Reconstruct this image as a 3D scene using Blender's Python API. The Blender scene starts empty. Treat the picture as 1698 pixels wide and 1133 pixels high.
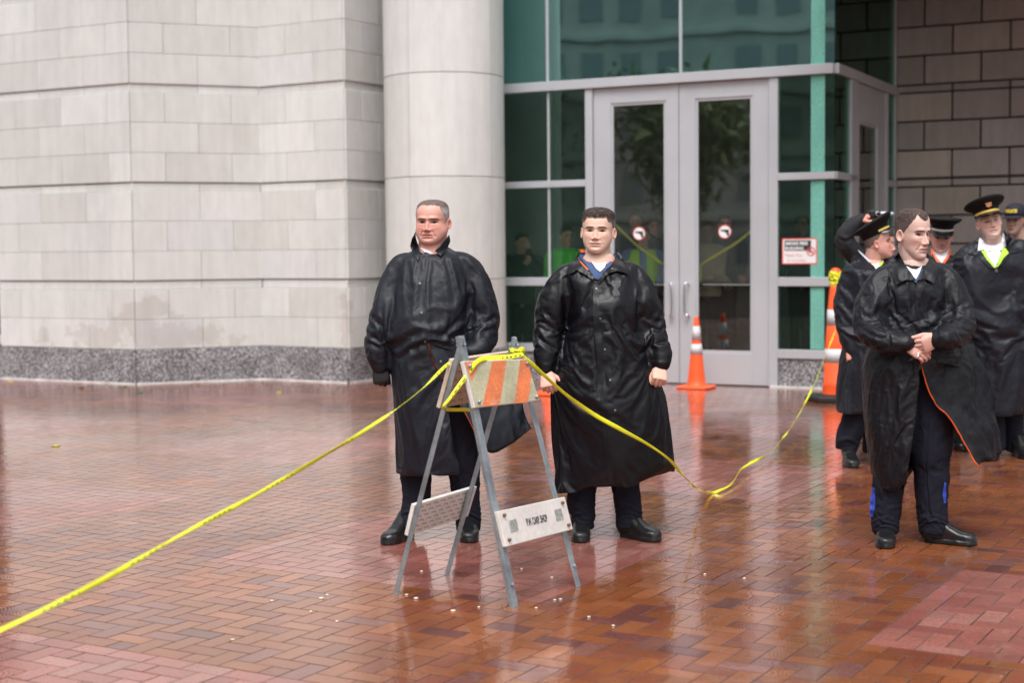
import bpy, math, random
import numpy as np
from mathutils import Matrix, Vector
from mathutils.bvhtree import BVHTree
from mathutils.geometry import delaunay_2d_cdt

random.seed(7); RNG = np.random.default_rng(7)
SC = bpy.context.scene
COL = SC.collection
PI = math.pi

# ------------------------------------------------------------------ camera
F_PX, CAM_H, HORIZON, ROLL = 2500.0, 1.557, 417.0, 0.0095
PITCH = math.atan((566.5 - HORIZON) / F_PX)
cam_d = bpy.data.cameras.new("camera")
cam_d.sensor_width = 36.0
cam_d.lens = 36.0 * F_PX / 1698.0
cam_d.clip_start = 0.1
cam_d.clip_end = 2000.0
cam_d.dof.use_dof = True
cam_d.dof.focus_distance = 8.0
cam_d.dof.aperture_fstop = 2.0
cam = bpy.data.objects.new("camera", cam_d)
COL.objects.link(cam)
_down = np.array([0, -math.sin(PITCH), -math.cos(PITCH)])
_fwd = np.array([0, math.cos(PITCH), -math.sin(PITCH)])
_X = np.array([1.0, 0, 0])
_R = math.cos(ROLL) * _X + math.sin(ROLL) * _down
_D = -math.sin(ROLL) * _X + math.cos(ROLL) * _down
m = Matrix.Identity(4)
for r in range(3):
    m[r][0], m[r][1], m[r][2] = _R[r], -_D[r], -_fwd[r]
m[2][3] = CAM_H
cam.matrix_world = m
SC.camera = cam

# ------------------------------------------------------------------ light
SUN_EL, SUN_AZ = math.radians(60), math.radians(193)
world = bpy.data.worlds.new("World")
SC.world = world
world.use_nodes = True
nt = world.node_tree
bg = nt.nodes["Background"]
sky = nt.nodes.new("ShaderNodeTexSky")
sky.sky_type = 'NISHITA'
sky.sun_disc = False
sky.sun_elevation = SUN_EL
sky.sun_rotation = SUN_AZ
sky.air_density = 1.0
sky.dust_density = 4.0
hs = nt.nodes.new("ShaderNodeHueSaturation")
hs.inputs['Saturation'].default_value = 0.16
nt.links.new(sky.outputs[0], hs.inputs['Color'])
nt.links.new(hs.outputs[0], bg.inputs['Color'])
bg.inputs['Strength'].default_value = 0.14
sun_d = bpy.data.lights.new("sun", 'SUN')
sun_d.energy = 1.25
sun_d.angle = math.radians(28)
sun_d.color = (1.0, 0.98, 0.96)
sun = bpy.data.objects.new("sun", sun_d)
COL.objects.link(sun)
sd = Vector((math.sin(SUN_AZ) * math.cos(SUN_EL), math.cos(SUN_AZ) * math.cos(SUN_EL), math.sin(SUN_EL)))
sun.rotation_euler = sd.to_track_quat('Z', 'Y').to_euler()
SC.view_settings.view_transform = 'Standard'
SC.view_settings.look = 'None'
SC.view_settings.exposure = 0.70
SC.view_settings.gamma = 1.0

# ------------------------------------------------------------------ measuring
def ray(x, y):
    u, v = x - 849.0, y - 566.5
    return u * _R + v * _D + F_PX * _fwd
def P(x, y, Y):                     # point seen at photo pixel (x, y), at depth Y
    d = ray(x, y)
    return np.array([0, 0, CAM_H]) + d * (Y / d[1])
def G(x, y):                        # ground point
    d = ray(x, y)
    return np.array([0, 0, CAM_H]) + d * (CAM_H / -d[2])
def proj(V):
    q = np.asarray(V, float) - np.array([0, 0, CAM_H])
    z = q @ _fwd
    return np.stack([849 + F_PX * (q @ _R) / z, 566.5 + F_PX * (q @ _D) / z], -1)

# ------------------------------------------------------------------ noise
def _hash(i, s):
    h = (i[..., 0] * 374761393 + i[..., 1] * 668265263 + i[..., 2] * 2147483647 + s * 974634777) & 0xffffffff
    h = ((h ^ (h >> 13)) * 1274126177) & 0xffffffff
    h = ((h ^ (h >> 16)) * 2246822519) & 0xffffffff
    return h ^ (h >> 15)
def gnoise(p, seed=0):
    p = np.asarray(p, float)
    i = np.floor(p).astype(np.int64); f = p - i
    u = f * f * f * (f * (f * 6 - 15) + 10)
    out = 0
    for dx in (0, 1):
        for dy in (0, 1):
            for dz in (0, 1):
                h = _hash(i + np.array([dx, dy, dz]), seed)
                a = (h & 0xffff) / 65535.0 * 2 * PI
                zc = ((h >> 16) & 0xffff) / 65535.0 * 2 - 1
                rr = np.sqrt(np.maximum(0, 1 - zc * zc))
                g = (f[..., 0] - dx) * rr * np.cos(a) + (f[..., 1] - dy) * rr * np.sin(a) + (f[..., 2] - dz) * zc
                w = (u[..., 0] if dx else 1 - u[..., 0]) * (u[..., 1] if dy else 1 - u[..., 1]) * (u[..., 2] if dz else 1 - u[..., 2])
                out = out + g * w
    return out * 1.6

# ------------------------------------------------------------------ objects
def link_mesh(name, V, Fs, mat, parent=None, smooth=True, cols=None, vcols=None, mats=None, midx=None):
    V = np.asarray(V, float)
    if parent is not None:
        o0 = np.array(WLOC[parent.name])
        V = V - o0
    me = bpy.data.meshes.new(name)
    if isinstance(Fs, np.ndarray) and Fs.ndim == 2:
        n, k = Fs.shape
        me.vertices.add(len(V)); me.vertices.foreach_set("co", V.astype(np.float32).ravel())
        me.loops.add(n * k); me.loops.foreach_set("vertex_index", Fs.astype(np.int32).ravel())
        me.polygons.add(n); me.polygons.foreach_set("loop_start", np.arange(0, n * k, k, dtype=np.int32))
        me.update(calc_edges=True)
    else:
        me.from_pydata([tuple(v) for v in V], [], [tuple(int(i) for i in f) for f in Fs])
        me.update()
    me.polygons.foreach_set("use_smooth", np.full(len(me.polygons), bool(smooth)))
    for mm in (mats or ([mat] if mat else [])):
        me.materials.append(mm)
    if midx is not None:
        me.polygons.foreach_set("material_index", np.asarray(midx, np.int32))
    if cols is not None:             # per face colours
        a = me.color_attributes.new("Col", 'FLOAT_COLOR', 'CORNER')
        tot = np.array([len(p.vertices) for p in me.polygons]) if not (isinstance(Fs, np.ndarray)) else np.full(len(Fs), Fs.shape[1])
        c = np.repeat(np.c_[np.asarray(cols)[:, :3], np.ones(len(cols))], tot, axis=0)
        a.data.foreach_set("color", c.astype(np.float32).ravel())
    if vcols is not None:
        a = me.color_attributes.new("Col", 'FLOAT_COLOR', 'POINT')
        c = np.c_[np.asarray(vcols)[:, :3], np.ones(len(vcols))]
        a.data.foreach_set("color", c.astype(np.float32).ravel())
    o = bpy.data.objects.new(name, me)
    COL.objects.link(o)
    if parent is not None:
        o.parent = parent
        WLOC[o.name] = WLOC[parent.name]
    else:
        WLOC[o.name] = (0, 0, 0)
    return o
WLOC = {}
def thing(name, loc, label, cat, group=None):
    o = bpy.data.objects.new(name, None)
    o.empty_display_size = 0.1
    COL.objects.link(o)
    o.location = tuple(float(c) for c in loc)
    WLOC[o.name] = tuple(float(c) for c in loc)
    return tag(o, label, cat, group)
def tag(o, label, cat, group=None):
    o['label'] = label; o['category'] = cat
    if group: o['group'] = group
    return o
def struct(o):
    o['kind'] = 'structure'; return o

class MB:
    """collects pieces into one mesh, with a colour per face"""
    def __init__(s): s.V = []; s.F = []; s.C = []; s.M = []
    def add(s, V, Fs, c=(1, 1, 1), m=0):
        b = len(s.V)
        s.V.extend([tuple(v) for v in V])
        for f in Fs:
            s.F.append(tuple(int(i) + b for i in f)); s.C.append(c); s.M.append(m)
        return s
    def box(s, o, ax, ay, az, c=(1, 1, 1), m=0, bev=0.0):
        """origin corner + three edge vectors"""
        o, ax, ay, az = [np.asarray(q, float) for q in (o, ax, ay, az)]
        if np.dot(np.cross(ax, ay), az) < 0: o = o + ax; ax = -ax
        if bev > 0:
            L = [np.linalg.norm(q) for q in (ax, ay, az)]
            bv = min(bev, 0.45 * min(L))
            cs = []
            idx = {}
            u = [ax / L[0], ay / L[1], az / L[2]]
            for i in (0, 1):
                for j in (0, 1):
                    for k in (0, 1):
                        corner = o + i * ax + j * ay + k * az
                        sg = [(-1 if q else 1) for q in (i, j, k)]
                        for a in range(3):      # point inset on the two axes other than a -> lies on face of axis a
                            p = corner.copy()
                            for q in range(3):
                                if q != a: p = p + u[q] * sg[q] * bv
                            idx[(i, j, k, a)] = len(cs); cs.append(p)
            Fs = []
            def fc(a, val, order):
                return [idx[tuple(list(c) + [a])] for c in order]
            for a in range(3):
                q = [x for x in range(3) if x != a]
                for val in (0, 1):
                    loop = []
                    for (x, y) in ((0, 0), (1, 0), (1, 1), (0, 1)):
                        c3 = [0, 0, 0]; c3[a] = val; c3[q[0]] = x; c3[q[1]] = y
                        loop.append(idx[tuple(c3 + [a])])
                    Fs.append(loop)
            # edges
            for a in range(3):
                q = [x for x in range(3) if x != a]
                for x in (0, 1):
                    for y in (0, 1):
                        c0 = [0, 0, 0]; c0[q[0]] = x; c0[q[1]] = y
                        c1 = list(c0); c1[a] = 1
                        Fs.append([idx[tuple(c0 + [q[0]])], idx[tuple(c1 + [q[0]])], idx[tuple(c1 + [q[1]])], idx[tuple(c0 + [q[1]])]])
            for i in (0, 1):
                for j in (0, 1):
                    for k in (0, 1):
                        Fs.append([idx[(i, j, k, 0)], idx[(i, j, k, 1)], idx[(i, j, k, 2)]])
            cen = o + (ax + ay + az) / 2
            cs = np.array(cs); out = []
            for f in Fs:
                pts = cs[f]; n = np.cross(pts[1] - pts[0], pts[2] - pts[0])
                if np.dot(n, pts.mean(0) - cen) < 0: f = f[::-1]
                out.append(f)
            return s.add(cs, out, c, m)
        V = [o, o + ax, o + ax + ay, o + ay, o + az, o + ax + az, o + ax + ay + az, o + ay + az]
        Fs = [(0, 3, 2, 1), (4, 5, 6, 7), (0, 1, 5, 4), (1, 2, 6, 5), (2, 3, 7, 6), (3, 0, 4, 7)]
        return s.add(V, Fs, c, m)
    def bar(s, a, b, w, t, up=(0, 0, 1), c=(1, 1, 1), m=0):
        a, b, up = np.asarray(a, float), np.asarray(b, float), np.asarray(up, float)
        d = b - a; d2 = d / np.linalg.norm(d)
        x = np.cross(d2, up); x /= np.linalg.norm(x); y = np.cross(x, d2)
        return s.box(a - x * w / 2 - y * t / 2, d, x * w, y * t, c, m)
    def tube(s, pts, r, seg=10, c=(1, 1, 1), m=0, sub=1):
        V, Fs = tube(pts, r, seg, sub)
        return s.add(V, Fs, c, m)
    def build(s, name, mat=None, parent=None, smooth=False, cols=True, mats=None):
        return link_mesh(name, np.array(s.V), s.F, mat, parent, smooth, s.C if cols else None, mats=mats, midx=s.M if mats else None)

def catmull(pts, sub):
    pts = np.asarray(pts, float)
    if sub <= 1 or len(pts) < 3:
        if sub <= 1: return pts
        t = np.linspace(0, 1, sub * (len(pts) - 1) + 1)
        return np.array([pts[0] * (1 - q) + pts[-1] * q for q in t]) if len(pts) == 2 else pts
    E = np.vstack([2 * pts[0] - pts[1], pts, 2 * pts[-1] - pts[-2]])
    out = []
    for i in range(len(pts) - 1):
        a, b, c, d = E[i], E[i + 1], E[i + 2], E[i + 3]
        for k in range(sub):
            t = k / sub
            out.append(.5 * (2 * b + (c - a) * t + (2 * a - 5 * b + 4 * c - d) * t * t + (3 * b - a - 3 * c + d) * t ** 3))
    out.append(pts[-1])
    return np.array(out)

def loft(R, cap=True, closed=True):
    """rings: list of equal-length rings"""
    R = np.asarray(R, float); n, k = R.shape[:2]
    V = R.reshape(-1, 3); Fs = []
    for i in range(n - 1):
        for j in range(k if closed else k - 1):
            j2 = (j + 1) % k
            Fs.append((i * k + j, i * k + j2, (i + 1) * k + j2, (i + 1) * k + j))
    if cap:
        V = np.vstack([V, R[0].mean(0), R[-1].mean(0)])
        a, b = n * k, n * k + 1
        for j in range(k):
            Fs.append((a, (j + 1) % k, j)); Fs.append((b, (n - 1) * k + j, (n - 1) * k + (j + 1) % k))
    return V, Fs

def tube(path, rad, seg=12, sub=4, flat=None, up=None, round_ends=True):
    path = np.asarray(path, float); rad = np.asarray(rad, float) * np.ones(len(path))
    pr = catmull(np.c_[path, rad], sub)
    p, r = pr[:, :3], np.maximum(pr[:, 3], 1e-4)
    T = np.gradient(p, axis=0); T /= np.linalg.norm(T, axis=1)[:, None] + 1e-12
    u = np.array(up if up is not None else ((0, 1, 0) if abs(T[0][1]) < .9 else (1, 0, 0)), float)
    rings = []
    if round_ends:
        for a in (80, 55, 28):
            a = math.radians(a); rings.append((p[0] - T[0] * r[0] * math.sin(a), T[0], r[0] * math.cos(a)))
    for i in range(len(p)): rings.append((p[i], T[i], r[i]))
    if round_ends:
        for a in (28, 55, 80):
            a = math.radians(a); rings.append((p[-1] + T[-1] * r[-1] * math.sin(a), T[-1], r[-1] * math.cos(a)))
    out = []
    th = np.linspace(0, 2 * PI, seg, endpoint=False)
    for c, t, rr in rings:
        u = u - t * np.dot(u, t); u /= np.linalg.norm(u)
        w = np.cross(t, u)
        fl = flat or 1.0
        out.append(c + np.outer(np.cos(th), u) * rr * fl + np.outer(np.sin(th), w) * rr)
    return loft(out)

def combine(parts):
    V = []; Fs = []; b = 0
    for v, f in parts:
        V.append(np.asarray(v, float)); Fs += [tuple(int(i) + b for i in q) for q in f]; b += len(v)
    return np.vstack(V), Fs

def remesh(parts, voxel, smooth=4, fac=0.5):
    V, Fs = combine(parts)
    me = bpy.data.meshes.new("tmp"); me.from_pydata([tuple(v) for v in V], [], Fs); me.update()
    o = bpy.data.objects.new("tmp", me); COL.objects.link(o)
    md = o.modifiers.new("r", 'REMESH'); md.mode = 'VOXEL'; md.voxel_size = voxel; md.adaptivity = 0
    if smooth:
        ms = o.modifiers.new("s", 'SMOOTH'); ms.iterations = smooth; ms.factor = fac
    dg = bpy.context.evaluated_depsgraph_get(); dg.update()
    ev = o.evaluated_get(dg); me2 = ev.to_mesh()
    n = len(me2.vertices); co = np.empty(n * 3, np.float32); me2.vertices.foreach_get("co", co)
    nf = len(me2.polygons)
    lv = np.empty(len(me2.loops), np.int32); me2.loops.foreach_get("vertex_index", lv)
    if len(lv) != nf * 4: raise RuntimeError("remesh gave no quads")
    ev.to_mesh_clear()
    bpy.data.objects.remove(o); bpy.data.meshes.remove(me)
    return co.reshape(-1, 3).astype(float), lv.reshape(-1, 4)

def vnormals(V, Q):
    Q = np.asarray(Q)
    n = np.cross(V[Q[:, 2]] - V[Q[:, 0]], V[Q[:, 3 if Q.shape[1] > 3 else 1]] - V[Q[:, 1 if Q.shape[1] > 3 else 0]])
    if Q.shape[1] == 3: n = np.cross(V[Q[:, 1]] - V[Q[:, 0]], V[Q[:, 2]] - V[Q[:, 0]])
    N = np.zeros_like(V)
    for k in range(Q.shape[1]): np.add.at(N, Q[:, k], n)
    return N / (np.linalg.norm(N, axis=1)[:, None] + 1e-12)

# ------------------------------------------------------------------ materials
def mat(name, color=(.5, .5, .5), rough=.6, metal=0., vc=False, bump=None, spec=.5, noise=None, coat=0., sub=0., tex='object'):
    """bump: list of (scale, strength, distance); noise: (scale, amount, (sx,sy,sz))"""
    M = bpy.data.materials.new(name); M.use_nodes = True
    t = M.node_tree; b = t.nodes["Principled BSDF"]; N = t.nodes.new; L = t.links.new
    b.inputs['Roughness'].default_value = rough
    b.inputs['Metallic'].default_value = metal
    b.inputs['Specular IOR Level'].default_value = spec
    if coat: b.inputs['Coat Weight'].default_value = coat
    if sub:
        b.inputs['Subsurface Weight'].default_value = sub
        b.inputs['Subsurface Radius'].default_value = (.012, .005, .003)
        b.inputs['Subsurface Scale'].default_value = 1.0
    tc = N('ShaderNodeTexCoord'); co = tc.outputs['Object']
    base = None
    if vc:
        a = N('ShaderNodeVertexColor'); a.layer_name = 'Col'; base = a.outputs['Color']
    else:
        rgb = N('ShaderNodeRGB'); rgb.outputs[0].default_value = (*color, 1); base = rgb.outputs[0]
    if noise:
        for (sc, am, st) in (noise if isinstance(noise, list) else [noise]):
            mp = N('ShaderNodeMapping'); mp.inputs['Scale'].default_value = st; L(co, mp.inputs[0])
            n = N('ShaderNodeTexNoise'); n.inputs['Scale'].default_value = sc; n.inputs['Detail'].default_value = 6; L(mp.outputs[0], n.inputs[0])
            mr = N('ShaderNodeMapRange'); mr.inputs[1].default_value = .3; mr.inputs[2].default_value = .7
            mr.inputs[3].default_value = 1 - am; mr.inputs[4].default_value = 1 + am; L(n.outputs[0], mr.inputs[0])
            mx = N('ShaderNodeVectorMath'); mx.operation = 'SCALE'; L(base, mx.inputs[0]); L(mr.outputs[0], mx.inputs['Scale'])
            base = mx.outputs[0]
    L(base, b.inputs['Base Color'])
    prev = None
    for q in (bump or []):
        sc, st, di = q[:3]; kind = q[3] if len(q) > 3 else 'noise'
        if kind == 'noise':
            n = N('ShaderNodeTexNoise'); n.inputs['Scale'].default_value = sc; n.inputs['Detail'].default_value = 5; out = n.outputs[0]
            L(co, n.inputs[0])
        elif kind == 'ridge':
            mp = N('ShaderNodeMapping'); mp.inputs['Scale'].default_value = q[4] if len(q) > 4 else (1, 1, .55); L(co, mp.inputs[0])
            n = N('ShaderNodeTexNoise'); n.noise_type = 'RIDGED_MULTIFRACTAL'; n.inputs['Scale'].default_value = sc; n.inputs['Detail'].default_value = 3; n.inputs['Roughness'].default_value = .55; n.inputs['Distortion'].default_value = .5
            n.normalize = False; out = n.outputs[0]; L(mp.outputs[0], n.inputs[0])
        else:
            nn = N('ShaderNodeTexNoise'); nn.inputs['Scale'].default_value = sc * .6; L(co, nn.inputs[0])
            ad = N('ShaderNodeVectorMath'); ad.operation = 'MULTIPLY_ADD'; ad.inputs[1].default_value = (.25 / sc * 3,) * 3
            L(nn.outputs['Color'], ad.inputs[0]); L(co, ad.inputs[2])
            n = N('ShaderNodeTexVoronoi'); n.feature = 'F1' if kind == 'crumple' else 'SMOOTH_F1'; n.inputs['Scale'].default_value = sc; out = n.outputs['Distance']
            L(ad.outputs[0], n.inputs[0])
        bu = N('ShaderNodeBump'); bu.inputs['Strength'].default_value = st; bu.inputs['Distance'].default_value = di
        L(out, bu.inputs['Height'])
        if prev: L(prev, bu.inputs['Normal'])
        prev = bu.outputs[0]
    if prev: L(prev, b.inputs['Normal'])
    return M

M = {}
M['coat'] = mat('wet_black_nylon', (.0065, .0080, .0135), .50, bump=[(5, .6, .022, 'ridge', (1, 1, .5)), (17, .6, .007, 'ridge', (1, 1, .7)), (90, .35, .002, 'ridge', (1, 1, 1))], spec=.32, noise=(5, .25, (1, 1, 1)))
M['coat_shiny'] = mat('shiny_black_nylon', (.0034, .0038, .0062), .40, bump=[(4, .5, .016, 'ridge', (1, 1, .4)), (13, .4, .005, 'ridge', (1, 1, .6)), (240, .06, .001)], spec=.30, noise=(4, .2, (1, 1, 1)))
M['coat_matt'] = mat('crinkled_black_nylon', (.0045, .0050, .0085), .50, bump=[(7, .8, .028, 'ridge', (1, 1, .6)), (22, .8, .008, 'ridge', (1, 1, .8)), (80, .5, .002, 'ridge', (1, 1, 1))], spec=.32, noise=(5, .25, (1, 1, 1)))
M['trouser'] = mat('dark_navy_cloth', (.010, .011, .019), .85, bump=[(300, .2, .001)], spec=.2)
M['shoe'] = mat('black_leather', (.010, .010, .011), .30, bump=[(60, .2, .002)], spec=.5)
M['skin'] = mat('skin', vc=True, rough=.48, sub=.06, bump=[(90, .10, .002), (300, .12, .001)], spec=.4)
M['hair'] = mat('short_hair', vc=True, rough=.7, bump=[(420, .8, .003)], spec=.25)
M['cap_cloth'] = mat('black_cap_felt', (.008, .008, .009), .75, bump=[(200, .2, .001)], spec=.25)
M['visor'] = mat('patent_visor', (.008, .008, .009), .22)
M['gold'] = mat('gold_braid', (.75, .52, .12), .45, .3, bump=[(300, .5, .002)])
M['silver_braid'] = mat('silver_braid', (.75, .75, .72), .4, .3, bump=[(300, .5, .002)])
M['white'] = mat('white_cotton', (.74, .75, .80), .8, bump=[(90, .3, .004)])
M['blue_shirt'] = mat('navy_blue_shirt', (.045, .080, .19), .8, bump=[(90, .3, .004)])
M['pale_blue'] = mat('light_blue_shirt', (.14, .26, .45), .8)
M['khaki'] = mat('tan_uniform', (.33, .28, .19), .8)
M['orange_lining'] = mat('orange_lining', (.90, .14, .03), .6)
M['lime_lining'] = mat('lime_lining', (.42, .80, .04), .6)
M['green_vest'] = mat('green_vest', (.10, .70, .04), .6)
M['stripe_blue'] = mat('blue_stripe', (.02, .06, .42), .7)
M['snap'] = mat('snap_metal', (.16, .16, .17), .35, .8)
M['ring'] = mat('ring_metal', (.8, .8, .82), .2, 1)
M['dark_cloth'] = mat('dark_cloth', (.012, .012, .016), .8)
M['galv'] = mat('galvanised_steel', (.30, .34, .37), .42, .55, bump=[(80, .15, .002)], noise=[(9, .3, (1, 1, 1)), (60, .12, (1, 1, 1))])
M['board'] = mat('weathered_white_board', (.66, .63, .60), .5, bump=[(40, .2, .002)], noise=[(7, .10, (1, 1, 1)), (45, .07, (1, 1, 1))])
M['board_back'] = mat('tan_board_back', (.55, .44, .35), .55, noise=(20, .12, (1, 1, 1)))
M['barr_orange'] = mat('faded_orange_sheeting', (.72, .20, .07), .40, noise=[(9, .18, (1, 1, 1)), (60, .12, (1, 1, 1))])
M['barr_pale'] = mat('dirty_reflective_sheeting', (.47, .45, .30), .38, noise=[(8, .22, (1, 1, 1)), (70, .12, (1, 1, 1))])
M['grime'] = mat('grey_grime', (.30, .31, .29), .7, noise=(60, .4, (1, 1, 1)))
M['ink'] = mat('black_ink', (.02, .02, .022), .6)
M['tape'] = mat('yellow_caution_tape', (.80, .82, .03), .35, noise=(14, .12, (1, 1, 1)))
M['tape_ink'] = mat('tape_print', (.06, .08, .03), .5)
M['cone'] = mat('orange_cone_plastic', (.95, .115, .025), .42, noise=(8, .08, (1, 1, 1)))
M['cone_white'] = mat('cone_reflective_collar', (.60, .60, .63), .4, noise=(14, .08, (1, 1, 1)))
M['rubber'] = mat('black_rubber', (.012, .012, .012), .55, bump=[(40, .2, .003)])
M['alu'] = mat('painted_aluminium', (.48, .495, .525), .38, .15, noise=(2, .05, (1, 1, 1)))
M['alu_dark'] = mat('dark_gasket', (.03, .05, .05), .5)  # dark green grey, used for the door sill
M['steel'] = mat('brushed_steel', (.70, .70, .72), .25, 1)
M['granite'] = None
# ------------------------------------------------------------------ setting materials
def nodes(Mt):
    t = Mt.node_tree; return t, t.nodes.new, t.links.new, t.nodes["Principled BSDF"]

def stone_mat(name, rough, streak=.05, stain=False, fine=.04, spec=.35):
    Mt = bpy.data.materials.new(name); Mt.use_nodes = True
    t, N, L, b = nodes(Mt)
    a = N('ShaderNodeVertexColor'); a.layer_name = 'Col'
    geo = N('ShaderNodeNewGeometry')
    base = a.outputs['Color']
    for sc, am, st in ((1.3, streak, (1, 1, .35)), (9, fine, (1, 1, .5)), (70, fine * .8, (1, 1, 1)), (14, streak * .8, (1, 1, .06))):
        mp = N('ShaderNodeMapping'); mp.inputs['Scale'].default_value = st; L(geo.outputs['Position'], mp.inputs[0])
        n = N('ShaderNodeTexNoise'); n.inputs['Scale'].default_value = sc; n.inputs['Detail'].default_value = 5; L(mp.outputs[0], n.inputs[0])
        mr = N('ShaderNodeMapRange'); mr.inputs[1].default_value = .3; mr.inputs[2].default_value = .7
        mr.inputs[3].default_value = 1 - am; mr.inputs[4].default_value = 1 + am; L(n.outputs[0], mr.inputs[0])
        mx = N('ShaderNodeVectorMath'); mx.operation = 'SCALE'; L(base, mx.inputs[0]); L(mr.outputs[0], mx.inputs['Scale'])
        base = mx.outputs[0]
    if stain:          # damp patches low on the wall
        n = N('ShaderNodeTexNoise'); n.inputs['Scale'].default_value = 4.5; n.inputs['Detail'].default_value = 7; n.inputs['Roughness'].default_value = .62
        L(geo.outputs['Position'], n.inputs[0])
        tot = None
        for (c, rx, rz) in (((-5.05, 18.4, .58), .62, .17), ((-4.45, 18.05, .80), .42, .28), ((-4.05, 18.2, .55), .72, .16), ((-1.98, 17.9, .72), .10, .35), ((-5.85, 18.8, .55), .18, .13)):
            s = N('ShaderNodeVectorMath'); s.operation = 'SUBTRACT'; L(geo.outputs['Position'], s.inputs[0]); s.inputs[1].default_value = c
            d = N('ShaderNodeVectorMath'); d.operation = 'MULTIPLY'; L(s.outputs[0], d.inputs[0]); d.inputs[1].default_value = (1 / rx, .55 / rx, 1 / rz)
            le = N('ShaderNodeVectorMath'); le.operation = 'LENGTH'; L(d.outputs[0], le.inputs[0])
            if tot is None: tot = le.outputs['Value']
            else:
                mi = N('ShaderNodeMath'); mi.operation = 'SMOOTH_MIN'; mi.inputs[2].default_value = .3; L(tot, mi.inputs[0]); L(le.outputs['Value'], mi.inputs[1]); tot = mi.outputs[0]
        ad = N('ShaderNodeMath'); ad.operation = 'MULTIPLY_ADD'; L(n.outputs[0], ad.inputs[0]); ad.inputs[1].default_value = 3.4; L(tot, ad.inputs[2])
        mr = N('ShaderNodeMapRange'); mr.inputs[1].default_value = 2.66; mr.inputs[2].default_value = 2.52; mr.inputs[3].default_value = 0; mr.inputs[4].default_value = .32
        L(ad.outputs[0], mr.inputs[0])
        mx = N('ShaderNodeMix'); mx.data_type = 'RGBA'; mx.blend_type = 'MULTIPLY'; L(mr.outputs[0], mx.inputs[0]); L(base, mx.inputs[6]); mx.inputs[7].default_value = (.62, .54, .49, 1)
        base = mx.outputs[2]
    L(base, b.inputs['Base Color']); b.inputs['Roughness'].default_value = rough; b.inputs['Specular IOR Level'].default_value = spec
    n = N('ShaderNodeTexNoise'); n.inputs['Scale'].default_value = 60; n.inputs['Detail'].default_value = 6; L(geo.outputs['Position'], n.inputs[0])
    bu = N('ShaderNodeBump'); bu.inputs['Strength'].default_value = .25; bu.inputs['Distance'].default_value = .004; L(n.outputs[0], bu.inputs['Height']); L(bu.outputs[0], b.inputs['Normal'])
    return Mt
M['limestone'] = stone_mat('limestone', .75, .05, stain=True)
M['brownstone'] = stone_mat('brown_limestone', .8, .07, fine=.06)
M['joint'] = mat('mortar_joint', (.34, .32, .30), .9)
M['sealant'] = mat('white_sealant', (.62, .60, .58), .6, noise=(6, .25, (1, 1, 1)))

def granite_mat():
    Mt = bpy.data.materials.new('speckled_granite'); Mt.use_nodes = True
    t, N, L, b = nodes(Mt)
    geo = N('ShaderNodeNewGeometry')
    v = N('ShaderNodeTexNoise'); v.inputs['Scale'].default_value = 42; v.inputs['Detail'].default_value = 4; v.inputs['Roughness'].default_value = .7; L(geo.outputs['Position'], v.inputs[0])
    cr = N('ShaderNodeValToRGB'); e = cr.color_ramp.elements
    e[0].position = .40; e[0].color = (.05, .05, .055, 1); e[1].position = .62; e[1].color = (.52, .50, .50, 1)
    q = cr.color_ramp.elements.new(.50); q.color = (.19, .19, .205, 1)
    L(v.outputs[0], cr.inputs[0])
    n = N('ShaderNodeTexNoise'); n.inputs['Scale'].default_value = 3; n.inputs['Detail'].default_value = 4; L(geo.outputs['Position'], n.inputs[0])
    mr = N('ShaderNodeMapRange'); mr.inputs[1].default_value = .35; mr.inputs[2].default_value = .65; mr.inputs[3].default_value = .75; mr.inputs[4].default_value = 1.15; L(n.outputs[0], mr.inputs[0])
    mx = N('ShaderNodeVectorMath'); mx.operation = 'SCALE'; L(cr.outputs[0], mx.inputs[0]); L(mr.outputs[0], mx.inputs['Scale'])
    L(mx.outputs[0], b.inputs['Base Color']); b.inputs['Roughness'].default_value = .5
    return Mt
M['granite'] = granite_mat()

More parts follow.
